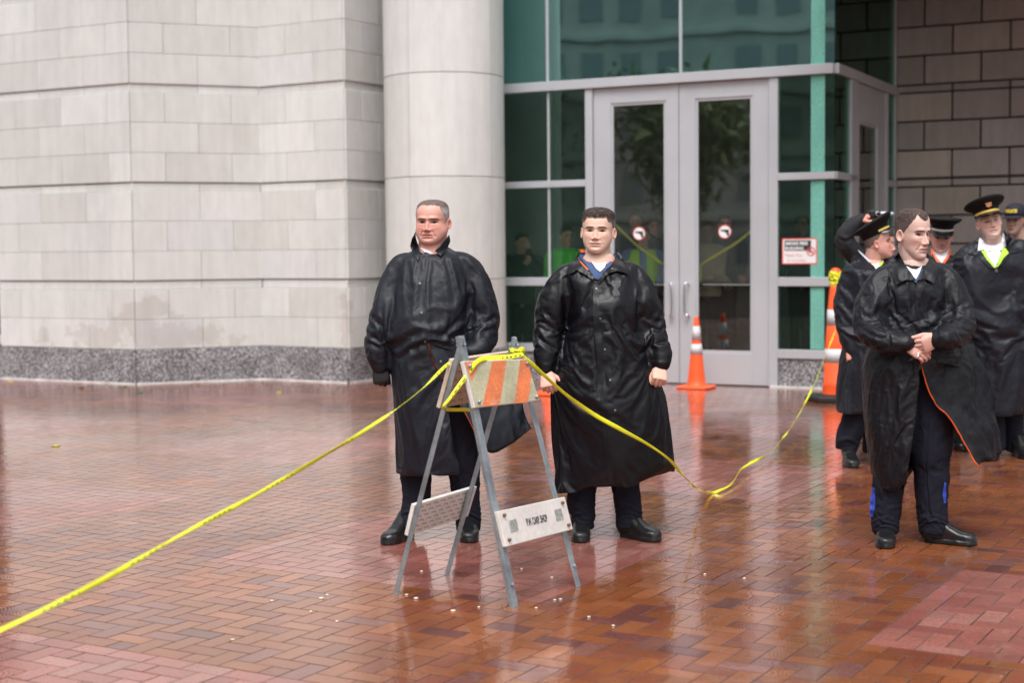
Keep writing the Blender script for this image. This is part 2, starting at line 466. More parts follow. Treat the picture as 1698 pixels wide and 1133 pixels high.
def brick_mat():
    Mt = bpy.data.materials.new('wet_brick'); Mt.use_nodes = True
    t, N, L, b = nodes(Mt)
    a = N('ShaderNodeVertexColor'); a.layer_name = 'Col'
    geo = N('ShaderNodeNewGeometry'); base = a.outputs['Color']
    for sc, am in ((.55, .22), (3.5, .14), (60, .16), (260, .14)):
        n = N('ShaderNodeTexNoise'); n.inputs['Scale'].default_value = sc; n.inputs['Detail'].default_value = 4; L(geo.outputs['Position'], n.inputs[0])
        mr = N('ShaderNodeMapRange'); mr.inputs[1].default_value = .3; mr.inputs[2].default_value = .7
        mr.inputs[3].default_value = 1 - am; mr.inputs[4].default_value = 1 + am; L(n.outputs[0], mr.inputs[0])
        mx = N('ShaderNodeVectorMath'); mx.operation = 'SCALE'; L(base, mx.inputs[0]); L(mr.outputs[0], mx.inputs['Scale']); base = mx.outputs[0]
    L(base, b.inputs['Base Color'])
    # standing film of water: smoother where it pools
    n = N('ShaderNodeTexNoise'); n.inputs['Scale'].default_value = .9; n.inputs['Detail'].default_value = 5; n.inputs['Roughness'].default_value = .6; L(geo.outputs['Position'], n.inputs[0])
    mr = N('ShaderNodeMapRange'); mr.inputs[1].default_value = .40; mr.inputs[2].default_value = .62; mr.inputs[3].default_value = .30; mr.inputs[4].default_value = .10; L(n.outputs[0], mr.inputs[0])
    L(mr.outputs[0], b.inputs['Roughness'])
    b.inputs['Specular IOR Level'].default_value = .35; b.inputs['IOR'].default_value = 1.45
    b.inputs['Coat Weight'].default_value = .85; b.inputs['Coat Roughness'].default_value = .06; b.inputs['Coat IOR'].default_value = 1.42
    prev = None
    for sc, st, di in ((5, .05, .010), (38, .10, .002), (230, .10, .001)):
        n = N('ShaderNodeTexNoise'); n.inputs['Scale'].default_value = sc; n.inputs['Detail'].default_value = 4; L(geo.outputs['Position'], n.inputs[0])
        bu = N('ShaderNodeBump'); bu.inputs['Strength'].default_value = st; bu.inputs['Distance'].default_value = di; L(n.outputs[0], bu.inputs['Height'])
        if prev: L(prev, bu.inputs['Normal'])
        prev = bu.outputs[0]
    L(prev, b.inputs['Normal'])
    # ripples from rain drops in the water film only
    w = N('ShaderNodeTexVoronoi'); w.inputs['Scale'].default_value = 5.5; L(geo.outputs['Position'], w.inputs[0])
    s1 = N('ShaderNodeMath'); s1.operation = 'MULTIPLY'; L(w.outputs['Distance'], s1.inputs[0]); s1.inputs[1].default_value = 85
    s2 = N('ShaderNodeMath'); s2.operation = 'SINE'; L(s1.outputs[0], s2.inputs[0])
    bu = N('ShaderNodeBump'); bu.inputs['Strength'].default_value = .05; bu.inputs['Distance'].default_value = .0016; L(s2.outputs[0], bu.inputs['Height'])
    n = N('ShaderNodeTexNoise'); n.inputs['Scale'].default_value = 7; n.inputs['Detail'].default_value = 3; L(geo.outputs['Position'], n.inputs[0])
    b2 = N('ShaderNodeBump'); b2.inputs['Strength'].default_value = .06; b2.inputs['Distance'].default_value = .008; L(n.outputs[0], b2.inputs['Height']); L(bu.outputs[0], b2.inputs['Normal'])
    L(b2.outputs[0], b.inputs['Coat Normal'])
    return Mt
M['brick'] = brick_mat()
M['brick_joint'] = mat('wet_joint_sand', (.03, .016, .013), .85, spec=.15, noise=(30, .4, (1, 1, 1)))

def glass_mat(name, tint, refl, rtint=(1, 1, 1), base=.05):
    Mt = bpy.data.materials.new(name); Mt.use_nodes = True
    t = Mt.node_tree; N = t.nodes.new; L = t.links.new
    t.nodes.remove(t.nodes["Principled BSDF"]); out = t.nodes["Material Output"]
    tr = N('ShaderNodeBsdfTransparent'); tr.inputs[0].default_value = (*tint, 1)
    gl = N('ShaderNodeBsdfGlossy'); gl.inputs[0].default_value = (*rtint, 1); gl.inputs['Roughness'].default_value = 0.015
    fr = N('ShaderNodeFresnel'); fr.inputs[0].default_value = 1.5
    mu = N('ShaderNodeMath'); mu.operation = 'MULTIPLY_ADD'; L(fr.outputs[0], mu.inputs[0]); mu.inputs[1].default_value = refl; mu.inputs[2].default_value = base; mu.use_clamp = True
    mx = N('ShaderNodeMixShader'); L(mu.outputs[0], mx.inputs[0]); L(tr.outputs[0], mx.inputs[1]); L(gl.outputs[0], mx.inputs[2])
    geo = N('ShaderNodeNewGeometry')
    n = N('ShaderNodeTexNoise'); n.inputs['Scale'].default_value = .8; L(geo.outputs['Position'], n.inputs[0])
    bu = N('ShaderNodeBump'); bu.inputs['Strength'].default_value = .1; bu.inputs['Distance'].default_value = .02; L(n.outputs[0], bu.inputs['Height']); L(bu.outputs[0], gl.inputs['Normal'])
    L(mx.outputs[0], out.inputs[0])
    return Mt
M['glass_up'] = glass_mat('teal_spandrel_glass', (.10, .30, .27), 1.2, (.50, .88, .86), .44)
M['glass_door'] = glass_mat('door_glass', (.95, .97, .95), 1.0, (.93, 1, .97), .075)
M['glass_low'] = glass_mat('green_side_glass', (.86, .93, .89), 1.0, (.55, .9, .78), .03)

# ------------------------------------------------------------------ ground
MOD = 0.0975
UA = math.radians(59.8)
U2 = np.array([math.cos(UA), math.sin(UA)]); V2 = np.array([math.sin(UA), -math.cos(UA)])
def region(i, j):
    pi = (i - 59) % 31; pj = (j + 53) % 35
    if pi < 16 and pj < 20:
        if pi in (0, 15): return 2, 1      # border course, bricks run along v
        if pj in (0, 19): return 3, 0      # border course, bricks run along u
        return 1, None
    return 0, None
def build_pavement():
    rr = random.Random(3)
    V, Q, Cc = [], [], []
    done = set()
    def orange():
        t = rr.random()
        if t < .06: c = (.155, .050, .040)
        elif t < .28: c = (.215, .062, .031)
        elif t < .76: c = (.255, .078, .027)
        elif t < .90: c = (.300, .098, .038)
        else: c = (.21, .080, .062)
        return c
    def pink():
        t = rr.random()
        return (.33, .118, .092) if t < .55 else (.285, .096, .076) if t < .85 else (.35, .15, .12)
    for i in range(-10, 230):
        for j in range(-190, 100):
            if (i, j) in done: continue
            c = (i + .5) * MOD * U2 + (j + .5) * MOD * V2
            if not (-9.5 < c[0] < 8 and 2.2 < c[1] < 20): continue
            r, ori = region(i, j)
            cells = [(i, j)]
            k = (i - j) % 4
            if r in (0, 1):
                if k == 0: nb = (i + 1, j)
                elif k == 3: nb = (i, j + 1)
                elif k == 1: nb = (i - 1, j)
                else: nb = (i, j - 1)
                if region(*nb)[0] == r and nb not in done: cells.append(nb)
            elif r == 2 and j % 2 == 0 and region(i, j + 1)[0] == 2: cells.append((i, j + 1))
            elif r == 3 and i % 2 == 0 and region(i + 1, j)[0] == 3: cells.append((i + 1, j))
            for q in cells: done.add(q)
            a0 = min(q[0] for q in cells) * MOD; a1 = (max(q[0] for q in cells) + 1) * MOD
            b0 = min(q[1] for q in cells) * MOD; b1 = (max(q[1] for q in cells) + 1) * MOD
            g = .0012; bv = .0018
            tl = [rr.gauss(0, .00010) for _ in range(2)]; hz = rr.gauss(0, .0002)
            jx, jy = rr.uniform(-.0008, .0008), rr.uniform(-.0008, .0008)
            base = len(V)
            for ins, z in ((0, -.003), (bv, 0)):
                for (x, y) in ((a0, b0), (a1, b0), (a1, b1), (a0, b1)):
                    sx = 1 if x == a0 else -1; sy = 1 if y == b0 else -1
                    xx = x + sx * (g + ins) + jx; yy = y + sy * (g + ins) + jy
                    zz = z + (hz - sx * tl[0] - sy * tl[1] if ins else 0)
                    p = xx * U2 + yy * V2
                    V.append((p[0], p[1], zz))
            Q += [(base + 7, base + 6, base + 5, base + 4)] + [(base + (q + 1) % 4, base + q, base + 4 + q, base + 4 + (q + 1) % 4) for q in range(4)]
            col = orange() if r == 0 else pink()
            f = rr.uniform(.88, 1.12)
            Cc += [tuple(x * f for x in col)] + [tuple(x * f * .3 for x in col)] * 4
    o = struct(link_mesh('brick_pavement', np.array(V), np.array(Q), M['brick'], smooth=False, cols=Cc))
    # bed below the bricks, out to the horizon
    s = 900
    g = struct(link_mesh('ground', [(-s, -s, -.008), (s, -s, -.008), (s, s, -.008), (-s, s, -.008)], [(0, 1, 2, 3)], M['brick_joint'], smooth=False))
build_pavement()

# ------------------------------------------------------------------ ashlar walls
def vec2(a): a = math.radians(a); return np.array([math.cos(a), math.sin(a), 0])
LEVELS = [(.42, .78), (.78, 1.14), (1.14, 1.24)]
for k in range(4):
    b = 1.24 + 1.18 * k
    LEVELS += [(b, b + .36), (b + .36, b + .72), (b + .72, b + 1.08), (b + 1.08, b + 1.18)]
def lime(rr, dark=1.0):
    t = rr.random()
    c = (.575, .572, .552) if t < .45 else (.61, .607, .59) if t < .72 else (.545, .537, .515) if t < .92 else (.565, .565, .56)
    f = rr.uniform(.985, 1.015) * dark
    return tuple(x * f for x in c)
def ashlar(mb, o, d, n, L, blocks, levels, rr, gap=.0032, proj_=.02, colf=lime, bev=.004, quoin=None):
    """stone courses on a wall that starts at o, runs along d for L, faces n"""
    for li, (z0, z1) in enumerate(levels):
        thin = (z1 - z0) < .15
        full = [z for z in levels if z[1] - z[0] > .15]
        par = (full.index((z0, z1)) if not thin else li) % 2
        x = 0.0; cuts = [0.0]
        off = blocks / 2 if par else blocks
        x = off
        while x < L - .12: cuts.append(x); x += blocks
        cuts.append(L)
        pr = 0.0 if thin else .018
        for a, b in zip(cuts[:-1], cuts[1:]):
            q = o + d * (a + gap / 2) + np.array([0, 0, z0 + gap / 2 + (.010 if (not thin and (z0 - 1.24) % 1.18 < .01) else 0)])
            hgt = z1 - z0 - gap - (.010 if (not thin and (z0 - 1.24) % 1.18 < .01) else 0)
            mb.box(q - n * .10, d * (b - a - gap), n * (.10 + pr), np.array([0, 0, hgt]), colf(rr), bev=bev)
def granite_base(mb, o, d, n, L):
    mb.box(o - n * .10, d * L, n * .118, np.array([0, 0, .418]), bev=.006)

C1 = np.array([*G(227, 638)[:2], 0]); dF1 = vec2(-28.6)
C0 = C1 - dF1 * 2.25
dF2 = vec2(21.6); C2 = C1 + dF2 * 1.55
dF3 = vec2(-31); C3 = C2 + dF3 * 1.303
dF4 = vec2(57); C4 = C3 + dF4 * 1.6
def nrm(d): return np.array([d[1], -d[0], 0])       # towards the viewer
root = thing('stone_bay', C1, 'pale limestone wall folded into upright facets above a speckled granite base, at the left', 'wall')
st, gr, jt, se = MB(), MB(), MB(), MB()
rr = random.Random(5)
for (o, d, L, bl, off) in ((C0 - dF1 * 8.6, dF1, 7.0, .76, 0), (C0, dF1, 2.25, .76, 0), (C1, dF2, 1.55, .80, 0), (C2, dF3, 1.303, .86, 0), (C3, dF4, 1.6, .62, 0)):
    n = nrm(d)
    sw = MB() if L > 5 else st
    ashlar(sw, o, d, n, L - .004, bl, LEVELS, rr)
    if L > 5: sw.build('stone_facing', M['limestone'], root)
    granite_base(gr, o + d * .002, d, n, L - .006)
    jt.box(o - n * .3, d * L, n * .285, np.array([0, 0, 5.9]))
    se.box(o + n * .0185 - np.array([0, 0, .004]), d * L, n * .022, np.array([0, 0, .020]))
st.build('stone_facing', M['limestone'], root)
gr.build('granite_base', M['granite'], root, cols=False)
jt.build('backing', M['joint'], root, cols=False)
se.build('sealant_line', M['sealant'], root, cols=False)

# dark window return at the far left edge
wr = thing('side_window', C0, 'dark window with grey sills beside the limestone bay at the left edge', 'window')
nF1 = nrm(dF1)
a = MB(); a.box(C0 - dF1 * 1.6 - nF1 * .22, dF1 * 1.58, nF1 * .02, np.array([0, 0, 5.9])); a.build('pane', M['glass_low'], wr, cols=False)
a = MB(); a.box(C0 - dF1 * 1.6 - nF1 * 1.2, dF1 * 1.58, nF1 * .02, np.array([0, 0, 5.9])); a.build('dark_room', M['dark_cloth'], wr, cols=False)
a = MB()
for z in (.44, 1.14, 2.32, 3.50): a.box(C0 - dF1 * 1.6 - nF1 * .20 + np.array([0, 0, z]), dF1 * 1.57, nF1 * .16, np.array([0, 0, .10]), bev=.004)
a.build('frame', M['alu'], wr, cols=False)
a = MB(); a.box(C0 - dF1 * 1.6 - nF1 * .20, dF1 * 1.57, nF1 * .12, np.array([0, 0, .43])); a.build('sill_stone', M['granite'], wr, cols=False)

# ------------------------------------------------------------------ column
colc = (P(638, 300, 17.95) + P(838, 300, 17.95)) / 2; colc[2] = 0
CR = .708
root = thing('stone_column', colc, 'round pale limestone column beside the glass entrance', 'column')
V, Fs, Cs = [], [], []
mb = MB(); mg = MB()
seams = [math.radians(q) for q in (-90 - 32, -90 + 52, 60, 140)]
def drum(mb, r, z0, z1, a0, a1, c):
    n = 28
    th = np.linspace(a0 + .0025, a1 - .0025, n)
    prof = [(r - .06, z0), (r - .004, z0), (r, z0 + .004), (r, z1 - .004), (r - .004, z1), (r - .06, z1)]
    rings = [[(colc[0] + q * math.cos(t), colc[1] + q * math.sin(t), z) for (q, z) in prof] for t in th]
    v, f = loft(rings, cap=False, closed=False)
    mb.add(v, [tuple(reversed(q)) for q in f], c)
for (z0, z1, r) in ((.424, 1.236, CR), (1.244, 2.416, CR), (2.424, 3.596, CR), (3.604, 4.776, CR), (4.784, 5.9, CR)):
    for k in range(4):
        a0 = seams[k]; a1 = seams[(k + 1) % 4] + (2 * PI if k == 3 else 0)
        drum(mb, r, z0, z1, a0, a1, lime(rr, 1.03))
for k in range(4):
    a0 = seams[k]; a1 = seams[(k + 1) % 4] + (2 * PI if k == 3 else 0)
    drum(mg, CR + .012, 0, .418, a0, a1, (1, 1, 1))
o = mb.build('shaft', M['limestone'], root); o.data.polygons.foreach_set("use_smooth", np.ones(len(o.data.polygons), bool)); o.data.set_sharp_from_angle(angle=.5)
o = mg.build('granite_base', M['granite'], root, cols=False); o.data.set_sharp_from_angle(angle=.5)
v, f = tube([colc, colc + np.array([0, 0, 5.85])], CR - .02, 32, 1, round_ends=False)
link_mesh('core', v, f, M['joint'], root, False)

# ------------------------------------------------------------------ glazed entrance
FA = -27
dE = vec2(FA); nE = nrm(dE); Z3 = np.array([0, 0, 1.0])
Q0 = np.array([*G(1127, 637)[:2], 0])
def E(s, z, out=0): return Q0 + dE * s + nE * out + Z3 * z
dS = vec2(63); nS = np.array([math.cos(math.radians(-27)), math.sin(math.radians(-27)), 0])
Kc = Q0 + dE * 1.81
def S(s, z, out=0): return Kc + dS * s + nS * out + Z3 * z
root = thing('glass_entrance', Q0, 'grey metal framed glass entrance with teal upper panes and green side panes', 'entrance')
fr = MB()
def fbar(s0, s1, z0, z1, out0=-.06, out1=.035, fn=None, c=(1, 1, 1)):
    fn = fn or E
    o = fn(s0, z0, out0); d = (fn(s1, z0, out0) - o); 
    fr.box(o, d, fn(s0, z0, out1) - o, Z3 * (z1 - z0), c, bev=.004)
# horizontal rails (front)
fbar(-2.6, 1.81, 3.47, 3.58, out1=.06)
fbar(-2.6, -1.17, 2.32, 2.40); fbar(1.18, 1.83, 2.32, 2.40, out1=.05)
fbar(-2.6, -1.17, 1.14, 1.24); fbar(1.18, 1.83, 1.14, 1.24, out1=.04)
fbar(-2.6, -1.17, .34, .44); fbar(1.18, 1.80, .33, .43)
# jambs
fbar(-1.17, -1.075, 0.0, 3.468, out1=.032); fbar(1.075, 1.18, 0.0, 3.468, out1=.032)
fbar(-1.675, -1.645, .445, 3.465, out1=.012); fbar(-1.675, -1.645, 3.585, 5.9, out1=.03)
fbar(.015, .045, 3.585, 5.9, out1=.03)
# side face rails
fbar(0, 2.9, 3.47, 3.58, fn=S, out1=.05); fbar(.0, .87, 2.32, 2.40, fn=S); fbar(2.35, 2.9, 2.32, 2.40, fn=S)
fbar(.0, .57, 1.14, 1.24, fn=S); fbar(2.35, 2.9, 1.14, 1.24, fn=S)
fbar(.62, .87, 0, 3.468, fn=S); fbar(2.82, 2.9, 0, 5.9, fn=S, out1=.03); fbar(2.36, 2.45, 0, 3.468, fn=S, out1=.03)
fr.build('frame', M['alu'], root, cols=False)
# panes
def pane(name, fn, s0, s1, z0, z1, mt, parent, off=0.0):
    o = fn(s0, z0, off - .006); a = MB()
    a.box(o, fn(s1, z0, off - .006) - o, fn(s0, z0, off + .006) - o, Z3 * (z1 - z0))
    return a.build(name, mt, parent, cols=False)
for s0, s1 in ((-2.6, -1.677), (-1.643, .013), (.047, 1.81)):
    pane('upper_pane', E, s0, s1, 3.582, 5.9, M['glass_up'], root)
pane('upper_pane', S, .02, 2.818, 3.582, 5.9, M['glass_low'], root)
for z0, z1 in ((.442, 1.138), (1.242, 2.318), (2.402, 3.468)):
    for s0, s1 in ((-2.6, -1.677), (-1.643, -1.172)):
        pane('side_pane', E, s0, s1, z0, z1, M['glass_low'], root)
    pane('side_pane', E, 1.182, 1.81, z0, z1, M['glass_low'], root)
    pane('side_pane', S, .02, .618, z0, z1, M['glass_low'], root)
    pane('side_pane', S, 2.452, 2.818, z0, z1, M['glass_low'], root)
for q in ((E(1.185, 0, -.05), dE * .625, nE * .06, Z3 * .328), (S(.0, 0, -.05), dS * .61, nS * .05, Z3 * .328), (E(-2.6, 0, -.05), dE * 1.425, nE * .06, Z3 * .338)):
    MB().box(*q).build('granite_panel', M['granite'], root, cols=False)
a = MB(); a.box(E(1.10, -.004, .012), E(1.84, 0, .012) - E(1.10, 0, .012), nE * .05, Z3 * .02); a.build('threshold', M['sealant'], root, cols=False)
# bright reflection near the corner, painted as a teal strip on the pane
M['teal_reflection'] = mat('painted_teal_reflection', (.16, .44, .36), .4, noise=[(5, .12, (1, 1, .3)), (60, .2, (1, 1, 1))])
a = MB(); a.box(E(1.55, .44, .0075), dE * .155, nE * .002, Z3 * 1.87 + Z3 * 0); a.box(E(1.55, 2.405, .0075), dE * .155, nE * .002, Z3 * 1.06); a.box(E(1.55, 3.585, .0075), dE * .155, nE * .002, Z3 * 2.3); a.build('teal_reflection_strip', M['teal_reflection'], root, cols=False)
# doors
def door(fn, s0, s1, gl0, gl1, gz0, gz1, name='door', pullside=None, z1=3.465, open_=0):
    a = MB()
    def b(sa, sb, za, zb, o0=-.045, o1=.005):
        o = fn(sa, za, o0); a.box(o, fn(sb, za, o0) - o, fn(sa, za, o1) - o, Z3 * (zb - za), bev=.003)
    b(s0, gl0 - .03, .012, z1); b(gl1 + .03, s1, .012, z1)
    b(gl0 - .03, gl1 + .03, gz1 + .03, z1); b(gl0 - .03, gl1 + .03, .012, gz0 - .03)
    for q in ((gl0 - .03, gl0, gz0 - .03, gz1 + .03), (gl1, gl1 + .03, gz0 - .03, gz1 + .03)): b(*q, o0=-.04, o1=-.006)
    b(gl0, gl1, gz0 - .03, gz0, o0=-.04, o1=-.006); b(gl0, gl1, gz1, gz1 + .03, o0=-.04, o1=-.006)
    d = a.build(name, M['alu'], root, cols=False)
    pane('door_pane', fn, gl0, gl1, gz0, gz1, M['glass_door'], d, off=-.02)
    return d
d1 = door(E, -1.068, -.004, -.82, -.19, .40, 3.25)
d2 = door(E, .004, 1.068, .23, .85, .40, 3.25)
door(S, .88, 2.35, 1.12, 1.95, .40, 3.0)
for d, s in ((d1, -.10), (d2, .12)):
    a = MB(); sg = -1 if s < 0 else 1
    a.tube([E(s - .0, 1.165, .005), E(s, 1.165, .055), E(s + sg * -.03, 1.14, .075), E(s + sg * -.03, .83, .075), E(s, .805, .055), E(s, .805, .005)], .012, 10, sub=5)
    o = a.build('pull_handle', M['steel'], d, smooth=True, cols=False)
for d, s0, s1 in ((d1, -.95, -.05), (d2, .1, 1.0)):
    a = MB(); a.tube([E(s0, 1.15, -.10), E(s1, 1.15, -.10)], .018, 10, sub=1)
    for q in (s0 + .05, s1 - .05): a.box(E(q - .02, 1.12, -.10), dE * .04, nE * .06, Z3 * .06)
    a.build('push_bar', M['steel'], d, cols=False)
a = MB(); a.box(E(-1.06, 0, -.02) , dE * 2.12, nE * .02, Z3 * .009); a.build('door_sill', M['alu_dark'], root, cols=False)
# dark gaps around doors
a = MB(); a.box(E(-1.074, 0.01, -.05), dE * 2.148, nE * .004, Z3 * 3.456)
# lobby behind the glass
lb = thing('lobby_interior', E(0, 0, -3), 'dim lobby room behind the glass entrance', 'room')
M['lobby'] = mat('dark_lobby_wall', (.10, .11, .105), .7, noise=(2, .3, (1, 1, 1)))
M['lobby_floor'] = mat('lobby_floor', (.06, .06, .06), .25)
a = MB(); a.box(E(-6, 0, -7), dE * 7.7, nE * .1, Z3 * 6); a.box(E(-6, 0, -7), dE * .1, nE * 6.3, Z3 * 6); a.box(S(3.0, 0, -8), nS * 7.9, dS * .1, Z3 * 6)
a.box(E(-6, 5.95, -7), dE * 7.7, nE * 6.9, Z3 * .1)
a.build('inner_wall', M['lobby'], lb, cols=False)
a = MB(); a.box(E(-6, -.006, -7), dE * 7.7, nE * 6.94, Z3 * .010); a.build('inner_floor', M['lobby_floor'], lb, cols=False)
# stickers: no firearms discs
M['stick_white'] = mat('sticker_white', (.80, .80, .80), .5)
M['stick_red'] = mat('sticker_red', (.72, .05, .04), .5)
M['stick_black'] = mat('sticker_black', (.02, .03, .03), .5)
def disc(fn, s, z, r0, r1, out, n=36):
    V = []; Fs = []
    for k in range(n):
        t = 2 * PI * k / n; V += [fn(s + r1 * math.cos(t), z + r1 * math.sin(t), out), fn(s + r0 * math.cos(t), z + r0 * math.sin(t), out)]
    for k in range(n):
        k2 = (k + 1) % n; Fs.append((2 * k, 2 * k2, 2 * k2 + 1, 2 * k + 1))
    return V, Fs
def strip(fn, p0, p1, w, out):
    d = np.array(p1, float) - p0; L = np.linalg.norm(d); d /= L; q = np.array([-d[1], d[0]]) * w / 2
    V = [fn(*(np.array(p0) + q), out), fn(*(np.array(p0) - q), out), fn(*(np.array(p1) - q), out), fn(*(np.array(p1) + q), out)]
    return V, [(0, 1, 2, 3)]
GUN = [(-.045, .022), (.045, .022), (.052, .012), (.045, .006), (.052, -.045), (.026, -.048), (.018, -.010), (.004, -.012), (-.002, .002), (-.045, .004)]
for px, lab in (((1060, 387), 'left door'), ((1202, 384), 'right door')):
    c = E(0, 0); 
    # locate on door plane
    d = ray(*px); dn = nE; k = ((Q0 - np.array([0, 0, CAM_H])) @ dn) / (d @ dn); p = np.array([0, 0, CAM_H]) + d * k
    s, z = (p - Q0) @ dE, p[2]
    t = thing('firearms_sign', E(s, z), 'round no firearms sticker on the glass of the %s' % lab, 'sticker')
    a = MB(); a.add(*disc(E, s, z, 0.0005, .075, .0)); a.build('disc', M['stick_white'], t, cols=False)
    a = MB(); a.add([E(s + x * 1.05, z + y * 1.05, .003) for x, y in GUN], [tuple(range(len(GUN)))]); a.build('pistol_symbol', M['stick_black'], t, cols=False)
    a = MB(); a.add(*disc(E, s, z, .071, .078, .004)); a.build('red_ring', M['stick_red'], t, cols=False)

def text_on(fn, txt, s, z, size, mt, parent, out, align='LEFT', squeeze=1.0, name='lettering', bold=0.0):
    cu = bpy.data.curves.new('t', 'FONT'); cu.body = txt; cu.size = size; cu.align_x = align; cu.offset = bold; cu.resolution_u = 3
    o = bpy.data.objects.new('t', cu); COL.objects.link(o)
    dg = bpy.context.evaluated_depsgraph_get(); dg.update()
    me = bpy.data.meshes.new_from_object(o.evaluated_get(dg))
    V = [fn(s + v.co.x * squeeze, z + v.co.y, out) for v in me.vertices]; Fs = [tuple(p.vertices) for p in me.polygons]
    bpy.data.objects.remove(o); bpy.data.curves.remove(cu)
    return link_mesh(name, np.array(V), Fs, mt, parent, False)
t = thing('smoking_sign', E(1.43, 1.53, .01), 'small white smoke free building sign on the pane right of the doors', 'sign')
sg0, sg1, sz0, sz1 = 1.225, 1.625, 1.385, 1.675
a = MB(); a.box(E(sg0, sz0, .008), dE * (sg1 - sg0), nE * .004, Z3 * (sz1 - sz0)); a.build('panel', M['stick_white'], t, cols=False)
a = MB()
for q in ((sg0, sg1, sz0, sz0 + .012), (sg0, sg1, sz1 - .012, sz1), (sg0, sg0 + .012, sz0 + .012, sz1 - .012), (sg1 - .012, sg1, sz0 + .012, sz1 - .012)):
    a.box(E(q[0], q[2], .0125), dE * (q[1] - q[0]), nE * .001, Z3 * (q[3] - q[2]))
a.add(*disc(E, sg1 - .07, sz0 + .14, .038, .050, .0145)); a.add(*strip(E, (sg1 - .105, sz0 + .175), (sg1 - .035, sz0 + .105), .010, .0146))
a.build('red_border', M['stick_red'], t, cols=False)
a = MB(); a.box(E(sg0 + .03, sz0 + .15, .0125), dE * .30, nE * .001, Z3 * .115); a.box(E(sg1 - .10, sz0 + .13, .0137), dE * .055, nE * .0006, Z3 * .014); a.build('black_band', M['stick_black'], t, cols=False)
text_on(E, 'SMOKE FREE', sg0 + .04, sz0 + .215, .048, M['stick_white'], t, .0145, squeeze=.95, bold=.002)
text_on(E, 'BUILDING', sg0 + .04, sz0 + .162, .048, M['stick_white'], t, .0145, squeeze=.95, bold=.002)
text_on(E, 'Thank You', sg0 + .03, sz0 + .085, .045, M['stick_red'], t, .0135, squeeze=1.0)
text_on(E, 'for not smoking', sg0 + .06, sz0 + .032, .032, M['stick_red'], t, .0135, squeeze=1.0)

# ------------------------------------------------------------------ brown stone wall at right, with canopy above
Ec = Kc + dS * 2.9
root = thing('stone_wall', Ec, 'brown grey stone block wall with wide dark joints right of the entrance', 'wall')
def brown(rr):
    f = rr.uniform(.85, 1.12); t = rr.random()
    c = (.36, .335, .31) if t < .6 else (.33, .315, .30) if t < .85 else (.375, .34, .30)
    return tuple(x * f for x in c)
mb = MB(); rr = random.Random(11)
lv = [(.0, .06)] + [(.06, .42)] + LEVELS
ashlar(mb, Ec + dE * .02, dE, nE, 7.0, .69, lv, rr, gap=.022, colf=brown, bev=.008)
mb.build('stone_facing', M['brownstone'], root)
a = MB(); a.box(Ec - nE * .3, dE * 7.1, nE * .27, Z3 * 5.9); a.build('backing', mat('dark_joint', (.07, .065, .06), .9), root, cols=False)
cn = thing('canopy', E(4.5, 5.3, .5), 'overhanging flat canopy above the entrance recess', 'canopy')
M['soffit'] = mat('grey_soffit', (.30, .30, .30), .8)
a = MB(); a.box(E(1.9, 5.15, -3.4), dE * 8, nE * 5.4, Z3 * .5); a.build('slab', M['soffit'], cn, cols=False)
a = MB(); a.box(E(-7.5, 5.95, -7), dE * 18, nE * 6.9, Z3 * 8); a.build('fascia', M['limestone'], cn)

# ------------------------------------------------------------------ what stands behind the viewer (seen only in the glass)
def far_building(c, ang, w, d, h, label, floors=9):
    t = thing('office_building', c, label, 'building')
    dx = vec2(ang); dy = vec2(ang - 90); c = np.array([c[0], c[1], 0])
    o = c - dx * w / 2
    dx, dy = dx, dy
    wm = mat('pale_concrete', (.66, .63, .58), .85, noise=(1, .1, (1, 1, 1)))
    a = MB(); a.box(o, dx * w, dy * d, Z3 * h); a.build('wall', wm, t, cols=False)
    g = MB(); fh = h / floors
    for k in range(floors):
        n = int(w / 1.9)
        for i in range(n):
            if (i % 6) == 5: continue
            p = o + dx * (.7 + i * (w - 1.4) / n) + Z3 * (k * fh + fh * .3)
            g.box(p - dy * .05, dx * (w / n * .55), dy * .04, Z3 * fh * .5)
    gw = g.build('window_rows', mat('dark_window', (.36, .38, .38), .4), t, cols=False); gw['kind'] = 'stuff'
    a = MB()
    for k in range(1, floors): a.box(o - dy * .25 + Z3 * (k * fh), dx * w, dy * .24, Z3 * .25)
    a.build('ledge', wm, t, cols=False)
rd = np.array([-.81, -.59, 0]); base = np.array([1.5, 17.5, 0])
far_building(base + rd * 58, math.degrees(math.atan2(rd[0], -rd[1])) + 12, 74, 16, 27, 'pale office block with rows of dark windows across the street, mirrored in the glass')

